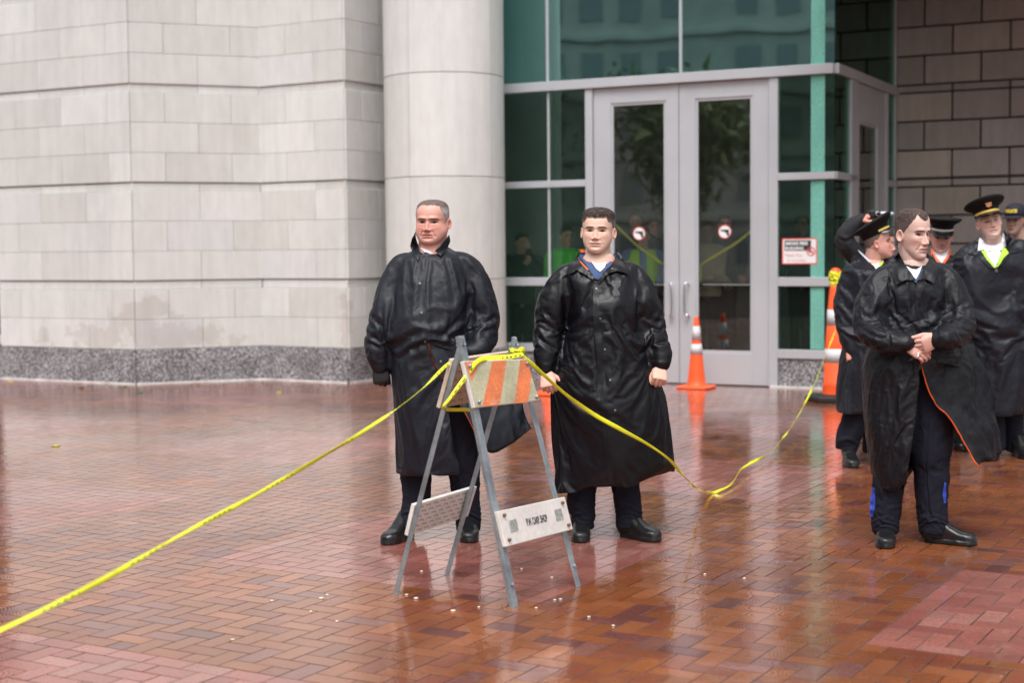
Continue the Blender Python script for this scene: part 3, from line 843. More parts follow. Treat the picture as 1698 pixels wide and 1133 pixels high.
def leaf_tree(c, h, r, label, seed):
    rg = np.random.default_rng(seed)
    t = thing('street_tree', c, label, 'tree', 'trees mirrored in the glass')
    a = MB(); a.tube([c, c + np.array([.1, .1, h * .3]), c + np.array([0, .2, h * .55])], [.22, .16, .08], 8, sub=3)
    for k in range(7):
        an = k * 2.4; q = c + np.array([math.cos(an) * r * .6, math.sin(an) * r * .6, h * (.55 + .05 * k)])
        a.tube([c + np.array([0, .1, h * (.28 + .03 * k)]), (c + np.array([0, 0, h * .4]) + q) / 2 + np.array([0, 0, .2]), q], [.09, .06, .02], 6, sub=3)
    a.build('trunk', mat('bark', (.06, .045, .035), .9), t, cols=False, smooth=True)
    cl = rg.normal(size=(46, 3)); cl /= np.linalg.norm(cl, axis=1)[:, None]; cl *= r * rg.uniform(.35, 1, (46, 1)) ; cl[:, 2] *= .8
    P0 = np.repeat(cl, 60, 0) + rg.normal(size=(2760, 3)) * r * .17 + c + np.array([0, 0, h * .65])
    d1 = rg.normal(size=(2760, 3)); d2 = rg.normal(size=(2760, 3)); s = .14
    V = np.stack([P0 - d1 * s, P0 + d2 * s, P0 + d1 * s], 1).reshape(-1, 3)
    link_mesh('crown', V, np.arange(2760 * 3).reshape(-1, 3), mat('foliage', (.20, .25, .10), .7), t, False)
for k, (dd, lat, h, r, nm) in enumerate(((34, -4, 8.5, 2.8, 'leafy street tree standing nearest the pale office block corner'), (38, 3, 9.5, 3.2, 'tall leafy street tree in the middle of the row behind the plaza'), (36, 10, 7.5, 2.6, 'shorter leafy street tree at the end of the row behind the plaza'))):
    c = base + rd * dd + np.array([rd[1], -rd[0], 0]) * lat; leaf_tree(np.array([c[0], c[1], 0]), h, r, nm, 20 + k)
# ------------------------------------------------------------------ figures
def rot(yaw, pitch, roll):
    cy, sy = math.cos(math.radians(yaw)), math.sin(math.radians(yaw))
    cp, sp = math.cos(math.radians(pitch)), math.sin(math.radians(pitch))
    cr, sr = math.cos(math.radians(roll)), math.sin(math.radians(roll))
    Rz = np.array([[cy, -sy, 0], [sy, cy, 0], [0, 0, 1]])
    Rx = np.array([[1, 0, 0], [0, cp, -sp], [0, sp, cp]])
    Ry = np.array([[cr, 0, sr], [0, 1, 0], [-sr, 0, cr]])
    return Rz @ Rx @ Ry
# z, half width, front y, back y
HEAD = np.array([
 (-.119, .012, -.070, -.040), (-.115, .026, -.082, -.015), (-.106, .036, -.088, .005), (-.092, .046, -.090, .022), (-.075, .055, -.0895, .042),
 (-.055, .061, -.089, .058), (-.035, .066, -.0885, .070), (-.015, .0695, -.088, .080), (.005, .072, -.087, .088), (.025, .0745, -.0895, .093),
 (.045, .076, -.089, .096), (.065, .0745, -.084, .095), (.082, .071, -.075, .090), (.096, .064, -.062, .080), (.107, .052, -.046, .065), (.114, .036, -.029, .047), (.118, .014, -.010, .022)])
def gs(x, s): return np.exp(-(x / s) ** 2)
def sstep(x, a, b):
    t = np.clip((x - a) / (b - a), 0, 1); return t * t * (3 - 2 * t)
def head_grid(nr, nc, jaw=1.0, cheek=1.0, face=True, nose=1.0, ridge=1.0, zlo=None, mouth_open=0.0, lean=0.0, hollow=0.0, folds=1.0, bags=.6):
    t = np.linspace(0, len(HEAD) - 1, nr)
    base = np.stack([np.interp(t, np.arange(len(HEAD)), HEAD[:, k]) for k in range(4)], 1)
    # smooth profile
    C = catmull(HEAD, 8); tt = np.linspace(0, len(C) - 1, nr); base = np.stack([np.interp(tt, np.arange(len(C)), C[:, k]) for k in range(4)], 1)
    rings = []
    ph = np.linspace(0, 2 * PI, nc, endpoint=False)
    for z, a, yf, yb in base:
        ja = 1 + (jaw - 1) * sstep(-z, .0, .06)
        a = a * ja
        c = (yf + yb) / 2; d = (yb - yf) / 2
        s, co = np.sin(ph), np.cos(ph)
        e = 2 / 2.25
        x = a * np.sign(s) * np.abs(s) ** e
        y = c - d * np.sign(co) * np.abs(co) ** e
        rings.append(np.stack([x, y, np.full(nc, z)], 1))
    R = np.array(rings)
    if face:
        x, y, z = R[..., 0], R[..., 1], R[..., 2]
        w = sstep(-y, -.005, .045)
        ax = np.abs(x)
        d = 0
        d = d - .0185 * gs(ax - .0295, .0175) * gs(z - .004, .0115)            # sockets
        d = d + .0055 * ridge * gs(ax - .026, .024) * gs(z - .023, .0085)      # brow ridge
        d = d + .0062 * gs(ax - .031, .0125) * gs(z + .002, .0060)
        d = d + bags * .0022 * gs(ax - .030, .013) * gs(z + .014, .0045) - bags * .0022 * gs(ax - .031, .017) * gs(z + .0205, .0035)            # eyeball under lids
        d = d - .0020 * gs(ax - .031, .016) * gs(z + .011, .004)              # lower lid crease
        prof = np.interp(z, [-.052, -.047, -.041, -.034, -.02, .0, .014, .024], [0, .006, .0235, .0265, .0175, .0085, .0035, 0])
        wid = np.interp(z, [-.05, -.036, -.015, .015], [.0125, .0105, .0075, .0085])
        d = d + nose * prof * np.exp(-(ax / wid) ** 2.4)
        d = d + nose * .0115 * gs(ax - .0135, .0055) * gs(z + .0405, .0065)    # nostril wings
        d = d + .0045 * cheek * gs(ax - .043, .020) * gs(z + .024, .018)      # cheek bones
        d = d - .0060 * folds * gs(ax - (.0215 + .42 * np.clip(-.04 - z, 0, .1)), .0042) * sstep(-z, .036, .05) * (1 - sstep(-z, .07, .085))  # folds
        d = d - hollow * .0065 * gs(ax - .050, .015) * gs(z + .058, .022) + hollow * .003 * gs(ax - .052, .012) * gs(z + .020, .010)
        d = d - .0012 * np.sin(z * 640) * gs(x, .035) * gs(z - .052, .014) * folds * .6
        m = gs(x, .024)
        d = d + .0050 * gs(x, .026) * gs(z + .062, .011)                      # muzzle
        d = d + .0034 * m * gs(z + .0625, .0038) + .0042 * m * gs(z + .0755, .0050)   # lips
        d = d - .0060 * gs(x, .025) * gs(z + .0690, .0026)
        d = d - .0015 * gs(x, .004) * gs(z + .055, .005)
        d = d - .0035 * gs(x, .022) * gs(z + .0865, .0055)
        d = d + .0060 * gs(x, .018) * gs(z + .102, .012)                      # chin
        d = d - .0025 * gs(ax - .055, .012) * gs(z - .030, .018)              # temples
        if mouth_open: d = d - mouth_open * gs(x, .019) * gs(z + .0695, .0055)
        R[..., 1] = y - d * w
    return R
def ear(side, s=1.0):
    th = np.linspace(0, 2 * PI, 20, endpoint=False); out = []
    for k, (r, off) in enumerate(((.3, .002), (.75, .004), (.97, .011), (1.0, .016), (.9, .019), (.7, .017), (.45, .010), (.2, .008))):
        yy = np.cos(th) * .0175 * r; zz = np.sin(th) * .031 * r * (1 - .12 * np.cos(th))
        zz = np.where(zz < 0, zz * (1 - .1), zz)
        p = np.stack([np.full(20, off) + .35 * yy, yy + .1 * zz, zz], 1) * s
        p[:, 0] = side * (p[:, 0] + .066); p[:, 1] += .010; p[:, 2] -= .010
        out.append(p)
    return loft(out)

SKINS = dict(ruddy=(.63, .335, .27), light=(.70, .465, .365), tan=(.36, .22, .165), pale=(.64, .43, .365), dark=(.20, .11, .075))
def skin_colors(L, tone, stub=.0, brow=(.05, .035, .03), eye=(.05, .035, .03), lips=1.0, redness=1.0, closed=0.0, mous=None, browy=.0, bw=1.0, headmask=None, fold=.25):
    """colours for points in head space"""
    x, y, z = L[:, 0], L[:, 1], L[:, 2]; ax = np.abs(x)
    c = np.tile(np.array(SKINS[tone]), (len(L), 1))
    fr = sstep(-y, .02, .06)
    def mixc(col, k):
        nonlocal c
        k = np.clip(k, 0, 1)[:, None]; c = c * (1 - k) + np.array(col) * k
    n = gnoise(L * 22, 4)
    c = c * (1 + .07 * n[:, None])
    red = np.array(SKINS[tone]) * np.array([1.02, .70, .68])
    mixc(red, redness * .55 * fr * (gs(ax - .042, .022) * gs(z + .03, .022)))
    mixc(red, redness * .65 * fr * gs(x, .016) * gs(z + .036, .013))
    mixc(red, redness * .6 * sstep(ax, .070, .078) * gs(z + .01, .03))
    if stub: mixc(np.array(SKINS[tone]) * np.array([.50, .52, .56]), stub * sstep(-z, .045, .075) * sstep(-y, -.05, .03) * (1 - .6 * gs(z + .05, .01)))
    mixc(np.array(SKINS[tone]) * np.array([.62, .48, .46]), fold * fr * gs(ax - (.0215 + .42 * np.clip(-.04 - z, 0, .1)), .0028) * sstep(-z, .038, .05) * (1 - sstep(-z, .07, .085)))
    # under eyes
    mixc(np.array(SKINS[tone]) * np.array([.70, .55, .55]), .5 * fr * gs(ax - .030, .014) * gs(z + .012, .004))
    # brows
    zb = .0205 + browy - .35 * np.clip(ax - .036, 0, 1) + .05 * (ax - .015)
    k = fr * gs(z - zb, .0042 * bw) * sstep(ax, .010, .016) * (1 - sstep(ax, .046, .054))
    mixc(brow, k * .95)
    # eyes
    ex = (ax - .0315) / .0150; ez = (z - .0005) / (.0050 * (1 - .45 * closed))
    q = ex ** 2 + ez ** 2
    mixc((.23, .17, .155), fr * (1 - sstep(q, .75, 1.1)))
    ir = ((ax - .0305) / .0080) ** 2 + ((z - .0010) / .0064) ** 2
    mixc(eye, fr * (1 - sstep(ir, .7, 1.2)) * (q < 1.15))
    lid = fr * gs(z - (.0062 * (1 - .45 * closed) - 22 * (ax - .0315) ** 2), .0023) * (np.abs(ex) < 1.25)
    mixc((.05, .03, .028), lid * .9)
    # mouth
    lipc = np.array(SKINS[tone]) * np.array([.85, .55, .58])
    up = gs(z + .0635 - .03 * ax, .0038); lo = gs(z + .0750, .0048)
    mixc(lipc, lips * .6 * fr * (1 - sstep(ax, .020, .027)) * np.maximum(up, lo))
    mixc((.10, .03, .03), fr * gs(z + .0690 - .06 * np.clip(ax - .015, 0, 1) * 0 + .12 * np.clip(ax - .016, 0, 1), .0021) * (1 - sstep(ax, .026, .031)) * .95)
    # nostrils
    mixc((.10, .04, .035), .85 * sstep(-y, .07, .085) * gs(ax - .0075, .0042) * gs(z + .0475, .0028))
    if mous is not None: mixc(mous, fr * gs(z + .0560 + .12 * ax, .0055) * (1 - sstep(ax, .028, .036)))
    return c

def sup(th, n=2.4):
    c, s = np.cos(th), np.sin(th)
    return np.sign(c) * np.abs(c) ** (2 / n), np.sign(s) * np.abs(s) ** (2 / n)

def boundary_smooth(V, Q, it=12):
    cnt = {}
    for q in Q:
        n = len(q)
        for e in range(n):
            a, b = int(q[e]), int(q[(e + 1) % n])
            if (b, a) in cnt: del cnt[(b, a)]
            else: cnt[(a, b)] = 1
    nb = {}
    for a, b in cnt: nb.setdefault(a, []).append(b); nb.setdefault(b, []).append(a)
    ids = np.array([i for i, v in nb.items() if len(v) == 2])
    if len(ids) == 0: return V
    n0 = np.array([nb[i][0] for i in ids]); n1 = np.array([nb[i][1] for i in ids])
    V = V.copy()
    for _ in range(it): V[ids] = .4 * V[ids] + .3 * (V[n0] + V[n1])
    return V
def cloth_sim(V, Q, pin, coll=None, frames=14, ex=-.06, tension=60, bend=5, grav=.6, quality=4, pstiff=5):
    """let a cut of cloth hang and crease over what it covers"""
    used = np.zeros(len(V), bool); used[np.asarray(Q).ravel()] = True
    remap = np.cumsum(used) - 1; V0 = V; V = V[used]; Q2 = remap[np.asarray(Q)]; pin = pin[used]
    me = bpy.data.meshes.new('c'); me.from_pydata([tuple(v) for v in V], [], [tuple(int(i) for i in q) for q in Q2]); me.update()
    o = bpy.data.objects.new('c', me); COL.objects.link(o); vg = o.vertex_groups.new(name='pin'); pq = np.round(pin * 20) / 20
    for w in np.unique(pq): vg.add([int(i) for i in np.where(pq == w)[0]], float(w), 'REPLACE')
    k = None
    if coll is not None:
        mc = bpy.data.meshes.new('k'); mc.from_pydata([tuple(v) for v in coll[0]], [], [tuple(int(i) for i in q) for q in coll[1]]); mc.update()
        k = bpy.data.objects.new('k', mc); COL.objects.link(k); k.modifiers.new('col', 'COLLISION')
        k.collision.thickness_outer = .003; k.collision.cloth_friction = 8; k.collision.damping = .5
    md = o.modifiers.new('cloth', 'CLOTH'); s = md.settings; s.quality = quality; s.mass = .15
    s.tension_stiffness = tension; s.compression_stiffness = tension; s.shear_stiffness = tension * .5; s.bending_stiffness = bend
    s.tension_damping = 8; s.compression_damping = 8; s.shear_damping = 8; s.bending_damping = .8; s.air_damping = 2
    s.shrink_min = ex; s.vertex_group_mass = 'pin'; s.pin_stiffness = pstiff; s.effector_weights.gravity = grav
    md.collision_settings.use_collision = k is not None; md.collision_settings.distance_min = .002; md.collision_settings.use_self_collision = False
    md.point_cache.frame_start = 1; md.point_cache.frame_end = frames + 1
    for fr_ in range(1, frames + 2): SC.frame_set(fr_)
    ev = o.evaluated_get(bpy.context.evaluated_depsgraph_get()); m2 = ev.to_mesh()
    co = np.empty(len(m2.vertices) * 3, np.float32); m2.vertices.foreach_get('co', co); ev.to_mesh_clear()
    bpy.data.objects.remove(o); bpy.data.meshes.remove(me)
    if k: bpy.data.objects.remove(k); bpy.data.meshes.remove(mc)
    SC.frame_set(1)
    co = co.reshape(-1, 3).astype(float)
    if not np.isfinite(co).all() or np.abs(co - V).max() > 1.0: co = V
    return co, Q2
def subdiv(V, Q, levels=1):
    me = bpy.data.meshes.new("tmp"); me.from_pydata([tuple(v) for v in V], [], [tuple(int(i) for i in q) for q in Q]); me.update()
    o = bpy.data.objects.new("tmp", me); COL.objects.link(o)
    md = o.modifiers.new("s", 'SUBSURF'); md.levels = levels; md.render_levels = levels
    dg = bpy.context.evaluated_depsgraph_get(); dg.update()
    ev = o.evaluated_get(dg); m2 = ev.to_mesh(); co = np.empty(len(m2.vertices) * 3, np.float32); m2.vertices.foreach_get("co", co)
    lv = np.empty(len(m2.loops), np.int32); m2.loops.foreach_get("vertex_index", lv); ev.to_mesh_clear()
    bpy.data.objects.remove(o); bpy.data.meshes.remove(me)
    return co.reshape(-1, 3).astype(float), lv.reshape(-1, 4)
def crumple_field(V, seed):
    w = np.stack([gnoise(V * 3.5, seed + 1), gnoise(V * 3.5, seed + 2), gnoise(V * 3.5, seed + 3)], 1) * .20
    q = V + w
    a = .45 - np.abs(gnoise(q * np.array([5, 5, 2.6]), seed)) * 2.2
    b = .45 - np.abs(gnoise(q * np.array([11, 11, 5.5]), seed + 5)) * 2.2
    c = .4 - np.abs(gnoise(q * np.array([24, 24, 14]), seed + 9)) * 2
    return 1.9 * a + 1.1 * b + .6 * c

class Fig:
    def __init__(s, name, Y, foot, label, cat='person', group=None, vox=.0055):
        s.Y = Y; s.S = F_PX / Y
        g = P(foot[0], foot[1], Y); s.root = thing(name, (g[0], Y, 0), label, cat, group)
        s.hard = []                # surfaces to drape clothes on
        s.vox = vox; s.body = []; s.seed = int(foot[0]) 
    def p(s, x, y, dy=0.0): return P(x, y, s.Y + dy)
    # torso / coat trunk: rows (yL, xL, yR, xR, dcentre, halfdepth)
    def trunk(s, rows, sub=4, seg=48, n=2.4):
        A = catmull(np.array(rows, float), sub); out = []
        th = np.linspace(0, 2 * PI, seg, endpoint=False); cx, cy = sup(th, n)
        for yl, xl, yr, xr, dc, d in A:
            a = s.p(xl, yl, dc); b = s.p(xr, yr, dc); c = (a + b) / 2; h = (b - a) / 2
            out.append(c + np.outer(cx, h) + np.outer(cy, [0, d, 0]))
        return loft(out)
    def limb(s, pts, seg=18, sub=5, flat=None, ends=True):
        """pts: (px, py, dy, radius in px)"""
        return tube([s.p(q[0], q[1], q[2]) for q in pts], [q[3] / s.S for q in pts], seg, sub, flat=flat, round_ends=ends)
    def cloth(s, name, parts, mt, strokes=(), vox=None, crumple=.0035, vert=.0, smooth=3, seed=None, keep=True, parent=None, sim=None, hem=None, pins=(), top=.09, base=.02, sub=1, cut=None):
        if sim is None:
            V, Q = remesh(parts, vox or s.vox, smooth)
            V = s.folds(V, Q, strokes, crumple, vert, seed or s.seed)
        else:
            V, Q = remesh(parts, vox or .011, 4)
            V = s.folds(V, Q, [(st[0], st[1], st[2] * .55, *st[3:]) for st in strokes], 0, vert, seed or s.seed)
            N = vnormals(V, Q); coll = (V - N * sim.pop('inset', .013), Q)
            pp = proj(V)
            pin = np.clip((V[:, 2] - (V[:, 2].max() - top)) / .06, 0, 1)
            for x, y, r in pins: pin = np.maximum(pin, np.clip(1.6 - np.hypot(pp[:, 0] - x, pp[:, 1] - y) / r, 0, 1))
            pin = np.maximum(pin, base)
            if hem:
                fp = pp[Q].mean(1); hy = np.interp(fp[:, 0], hem[0], hem[1])
                Q = Q[~((N[Q].mean(1)[:, 2] < -.5) & (fp[:, 1] > hy - 14))]
                V = boundary_smooth(V, Q)
            if cut:          # the open front of an unbuttoned coat
                fp = pp[Q].mean(1); ins = np.zeros(len(fp), bool); C = np.array(cut, float); j = len(C) - 1
                for i in range(len(C)):
                    hit = ((C[i, 1] > fp[:, 1]) != (C[j, 1] > fp[:, 1])) & (fp[:, 0] < (C[j, 0] - C[i, 0]) * (fp[:, 1] - C[i, 1]) / (C[j, 1] - C[i, 1] + 1e-9) + C[i, 0])
                    ins ^= hit; j = i
                Q = Q[~(ins & (V[Q].mean(1)[:, 1] < s.Y + .04))]
                V = boundary_smooth(V, Q, 16)
                cnt = {}
                for q in Q:
                    for e in range(4): cnt[tuple(sorted((int(q[e]), int(q[(e + 1) % 4]))))] = cnt.get(tuple(sorted((int(q[e]), int(q[(e + 1) % 4])))), 0) + 1
                bd = np.array([e for e, c_ in cnt.items() if c_ == 1]).ravel(); bd = bd[pp[bd, 1] < hy.max() - 30]
                pin[bd] = np.maximum(pin[bd], .5)
            V, Q = cloth_sim(V, Q, pin, coll, **sim)
            if sub: V, Q = subdiv(V, Q, sub)
            if crumple: V = s.folds(V, Q, (), crumple * .3, 0, seed or s.seed)
        o = link_mesh(name, V, Q, mt, parent or s.root)
        if keep: s.hard.append((V, Q))
        return o
    def folds(s, V, Q, strokes, crumple, vert, seed):
        N = vnormals(V, Q)
        d = np.zeros(len(V))
        if crumple:
            d += crumple * crumple_field(V, seed)
        if vert:
            top = V[:, 2].max(); k = np.clip((top * .62 - V[:, 2]) / .5, 0, 1)
            q = V * np.array([9, 9, .9]) + 30
            d += vert * k * gnoise(q, seed + 20) * 1.6
        if strokes:
            pp = proj(V); face = np.clip(-N[:, 1] * 1.6 + .25, 0, 1)
            for st in strokes:
                pts, wd, am = st[:3]; asym = st[3] if len(st) > 3 else .6
                pts = np.array(pts, float)
                if len(pts) > 2: pts = catmull(pts, 4)
                best = np.full(len(V), 1e9); sg = np.zeros(len(V)); tt = np.zeros(len(V)); m = len(pts) - 1
                for i in range(m):
                    a, b = pts[i], pts[i + 1]; ab = b - a; L2 = ab @ ab
                    t = np.clip(((pp - a) @ ab) / L2, 0, 1); r = pp - (a + t[:, None] * ab)
                    dd = np.hypot(r[:, 0], r[:, 1]); sd_ = (ab[0] * r[:, 1] - ab[1] * r[:, 0]) / math.sqrt(L2)
                    u = dd < best; best = np.where(u, dd, best); sg = np.where(u, sd_, sg); tt = np.where(u, (i + t) / m, tt)
                fade = .25 + .75 * np.sin(np.clip(tt, .02, .98) * PI)
                sgn = np.where(sg >= 0, best, -best)
                prof = gs(sgn, wd) - asym * gs(sgn - 1.7 * wd, wd * .9) - asym * .4 * gs(sgn + 1.7 * wd, wd)
                d += am * .001 * prof * fade * face * (best < 5 * wd)
        V2 = V + N * d[:, None]
        # one light pass of smoothing
        Q = np.asarray(Q)
        acc = np.zeros_like(V2); cnt = np.zeros(len(V2))
        for k in range(4):
            a, b = Q[:, k], Q[:, (k + 1) % 4]
            np.add.at(acc, a, V2[b]); np.add.at(acc, b, V2[a]); np.add.at(cnt, a, 1); np.add.at(cnt, b, 1)
        return V2 * .75 + .25 * acc / np.maximum(cnt, 1)[:, None]
    # sheet through rows of 3D points (px, py, dy)
    def sheet(s, name, rows, mt, thick=.004, sub=12, rsub=9, fold=.006, seed=3, parent=None, back=None, mats=None, ff=7, sim=None, top_rows=6):
        R = [catmull([s.p(*q) for q in row], sub) for row in rows]
        k = min(len(r) for r in R); R = np.array([r[:k] for r in R])
        R2 = np.array([catmull(R[:, j], rsub) for j in range(k)]).transpose(1, 0, 2)
        n, k = R2.shape[:2]
        V = R2.reshape(-1, 3)
        Q = np.array([(i * k + j, i * k + j + 1, (i + 1) * k + j + 1, (i + 1) * k + j) for i in range(n - 1) for j in range(k - 1)])
        N = vnormals(V, Q)
        d = fold * (1.4 * gnoise(V * np.array([ff, ff, 1.6]), seed) + .55 * crumple_field(V, seed))
        V = V + N * d[:, None]
        if sim:
            w = np.zeros((n, k)); w[:top_rows] = 1; w[-1] = .25; w[:, 0] = np.maximum(w[:, 0], .35); w[:, -1] = np.maximum(w[:, -1], .35)
            w = np.maximum(w, .04).ravel()
            V, Q = cloth_sim(V, Q, w, None, **sim)
            V = V + vnormals(V, Q) * (.0009 * crumple_field(V, seed))[:, None]
        N = vnormals(V, Q)
        if N[:, 1].mean() > 0: N = -N; Q = Q[:, ::-1]
        nv = len(V); V3 = np.vstack([V, V - N * thick])
        Fs = [tuple(q) for q in Q] + [tuple(q[::-1] + nv) for q in Q]; mi = [0] * len(Q) + [1 if back else 0] * len(Q)
        # rim
        cnt = {}
        for q in Q:
            for e in range(4):
                a, b = int(q[e]), int(q[(e + 1) % 4]); cnt[(a, b)] = cnt.get((a, b), 0) + 1
        for (a, b) in list(cnt):
            if (b, a) not in cnt: Fs.append((b, a, a + nv, b + nv)); mi.append(1 if back else 0)
        o = link_mesh(name, V3, Fs, mt, parent or s.root, mats=[mt, back] if back else None, midx=mi if back else None)
        s.hard.append((V, Q))
        return o
    def bvh(s):
        Vs, Fs, b = [], [], 0
        for V, Q in s.hard:
            Vs.append(V); Fs += [tuple(int(x) + b for x in q) for q in Q]; b += len(V)
        return BVHTree.FromPolygons([tuple(v) for v in np.vstack(Vs)], Fs)
    def drape(s, name, poly, mt, off=.006, thick=.004, parent=None, step=2.2, lift=None, smooth=3, tree=None, keep=False, mats=None):
        """a piece of cloth cut to an outline and laid on what is below it"""
        tree = tree or s.bvh()
        poly = [tuple(q) for q in poly]
        xy = np.array([q[:2] for q in poly], float); lf = np.array([q[2] if len(q) > 2 else 0 for q in poly], float)
        # densify outline
        B = []; BL = []
        for i in range(len(xy)):
            a, b = xy[i], xy[(i + 1) % len(xy)]; n = max(1, int(np.hypot(*(b - a)) / step))
            for k in range(n): B.append(a + (b - a) * k / n); BL.append(lf[i] + (lf[(i + 1) % len(xy)] - lf[i]) * k / n)
        B = np.array(B); nb = len(B); BL = np.array(BL)
        x0, y0 = B.min(0); x1, y1 = B.max(0)
        def inside(q):
            c = False; j = nb - 1
            for i in range(nb):
                if (B[i][1] > q[1]) != (B[j][1] > q[1]) and q[0] < (B[j][0] - B[i][0]) * (q[1] - B[i][1]) / (B[j][1] - B[i][1]) + B[i][0]: c = not c
                j = i
            return c
        I = []
        yy = y0 + step / 2; r = 0
        while yy < y1:
            xx = x0 + (step / 2 if r % 2 else 0)
            while xx < x1:
                q = np.array([xx, yy])
                if inside(q) and np.min(np.hypot(*(B - q).T)) > step * .55: I.append(q)
                xx += step
            yy += step * .87; r += 1
        pts = [Vector(q) for q in B] + [Vector(q) for q in I]
        edges = [(i, (i + 1) % nb) for i in range(nb)]
        vo, eo, fo, _, _, _ = delaunay_2d_cdt(pts, edges, [tuple(range(nb))], 1, 1e-5)
        X = np.array([tuple(v) for v in vo])
        dep = np.full(len(X), np.nan); o0 = np.array([0, 0, CAM_H])
        for i, q in enumerate(X):
            d = ray(q[0], q[1]); dn = d / np.linalg.norm(d)
            hit = tree.ray_cast(Vector(o0), Vector(dn), 60)
            if hit[0] is not None: dep[i] = hit[0].y
        ok = ~np.isnan(dep)
        if not ok.any(): dep[:] = s.Y
        for i in np.where(~ok)[0]:
            if ok.any(): j = np.argmin(np.where(ok, np.hypot(*(X - X[i]).T), 1e9)); dep[i] = dep[j]
        # smooth depth over neighbours
        nbr = [set() for _ in X]
        for f in fo:
            for a in f:
                for b in f:
                    if a != b: nbr[a].add(b)
        for _ in range(smooth):
            nd = dep.copy()
            for i, ns in enumerate(nbr):
                if ns: nd[i] = .5 * dep[i] + .5 * np.mean([dep[j] for j in ns])
            dep = np.minimum(nd, dep + .003)
        w = 1 / (np.hypot(X[:, None, 0] - B[None, :, 0], X[:, None, 1] - B[None, :, 1]) ** 2 + .3)
        L = (w * BL).sum(1) / w.sum(1)
        V = np.array([P(q[0], q[1], dp - off - l) for q, dp, l in zip(X, dep, L)])
        nv = len(V)
        bk = np.array([P(q[0], q[1], dp - off - l + thick) for q, dp, l in zip(X, dep, L)])
        tri = []
        for f in fo:
            f = list(f); a = V[f[0]]; n = np.cross(V[f[1]] - a, V[f[2]] - a)
            if n @ (a - o0) > 0: f = f[::-1]
            tri.append(tuple(f))
        Fs = tri + [tuple(x + nv for x in f[::-1]) for f in tri]
        cnt = set()
        for f in tri:
            for e in range(len(f)): cnt.add((f[e], f[(e + 1) % len(f)]))
        for (a, b) in cnt:
            if (b, a) not in cnt: Fs.append((b, a, a + nv, b + nv))
        o = link_mesh(name, np.vstack([V, bk]), Fs, mt, parent or s.root)
        o.data.set_sharp_from_angle(angle=.9)
        if keep: s.hard.append((V, np.array([list(f) + [f[-1]] if len(f) == 3 else list(f) for f in tri])))
        return o
    def snaps(s, pts, r=2.2, mt=None):
        tree = s.bvh()
        for x, y in pts:
            d = ray(x, y); dn = d / np.linalg.norm(d); hit = tree.ray_cast(Vector((0, 0, CAM_H)), Vector(dn), 60)
            dep = hit[0].y if hit[0] is not None else s.Y
            c = P(x, y, dep); n = np.array(hit[1]) if hit[1] is not None else np.array([0, -1, 0]); n = n if n[1] < 0 else -n
            rr_ = r / s.S; u = np.cross(n, [0, 0, 1]); u /= np.linalg.norm(u); v = np.cross(n, u)
            th = np.linspace(0, 2 * PI, 12, endpoint=False)
            R = [[c + n * h + (u * math.cos(t) + v * math.sin(t)) * rr_ * k for t in th] for k, h in ((1, -.004), (1, .003), (.8, .0045), (.35, .0035))]
            V, Fs = loft(R); link_mesh('snap_button', V, Fs, mt or M['snap'], s.root)
    def head(s, c, yaw=0, pitch=0, roll=0, scale=(1, 1, 1), tone='light', jaw=1., nose=1., cheek=1., ridge=1., dy=0., vox=.0022, neck=None, mouth_open=0, hollow=0.0, folds=1.0, bags=.6, **kw):
        s.hc = s.p(c[0], c[1], dy); s.hR = rot(yaw, pitch, roll); s.hs = np.array(scale, float)
        s.kw = kw; s.tone = tone; s.jaw = jaw
        R = head_grid(110, 120, jaw, cheek, nose=nose, ridge=ridge, mouth_open=mouth_open, hollow=hollow, folds=folds, bags=bags)
        parts = [s.h2w(*loft(R))]
        for sd in (-1, 1): parts.append(s.h2w(*ear(sd)))
        nk = neck or (.062, 0)
        base = s.p(c[0], c[1], dy) + s.hR @ (np.array([0, .018, -.05]) * s.hs)
        nb = s.p(*s.neckbase)
        parts.append(tube([base, base * .4 + nb * .6, nb, nb - np.array([0, 0, .06])], [nk[0] * .93, nk[0] * .97, nk[0] * 1.03, nk[0] * 1.12], 28, 4))
        V, Q = remesh(parts, vox, 2, .5)
        s.headV, s.headQ = V, Q
        L = ((V - s.hc) @ s.hR) / s.hs
        s.headC = skin_colors(L, tone, **kw)
        s.hard.append((V, Q))
    def h2w(s, V, Fs): return (s.hc + (np.asarray(V) * s.hs) @ s.hR.T, Fs)
    def hair(s, line, thick=.006, top=(.03, .025, .02), side=(.10, .09, .085), edge=.006, fuzz=.0012, nr=150, nc=200, sideband=(.03, .075)):
        """line(phi) -> height above which hair grows, phi = 0 at the forehead"""
        R = head_grid(nr, nc, s.jaw, face=False)
        ph = np.linspace(0, 2 * PI, nc, endpoint=False); ph = np.where(ph > PI, 2 * PI - ph, ph)
        lz = np.array([line(p) for p in ph])
        c = np.array([0, .004, .0]); z = R[..., 2]
        n1 = gnoise(R * np.array([70, 70, 40]), 3) * edge + gnoise(R * 240, 31) * edge * .7
        k = sstep(z - lz[None, :] + n1, -.006, .012)
        dirn = R - c; dirn /= np.linalg.norm(dirn, axis=-1)[..., None]
        tk = thick(R) if callable(thick) else thick
        fz = gnoise(R * 260, 8) * fuzz + gnoise(R * 90, 9) * fuzz * .8
        off = k * (tk + fz) - (1 - k) * .006
        H = R + dirn * off[..., None]
        kc = np.clip(k * 1.25 - .15, 0, 1) * np.clip(1.0 + .30 * gnoise(R * 160, 12), .75, 1)
        V, Fs = loft(H)
        keepf = []
        kk = np.r_[k.ravel(), 0, 1]
        for f in Fs:
            if max(kk[list(f)]) > .02: keepf.append(f)
        a = sstep(np.r_[z.ravel(), -1, 1], *sideband)[:, None]
        col = np.array(side) * (1 - a) + np.array(top) * a
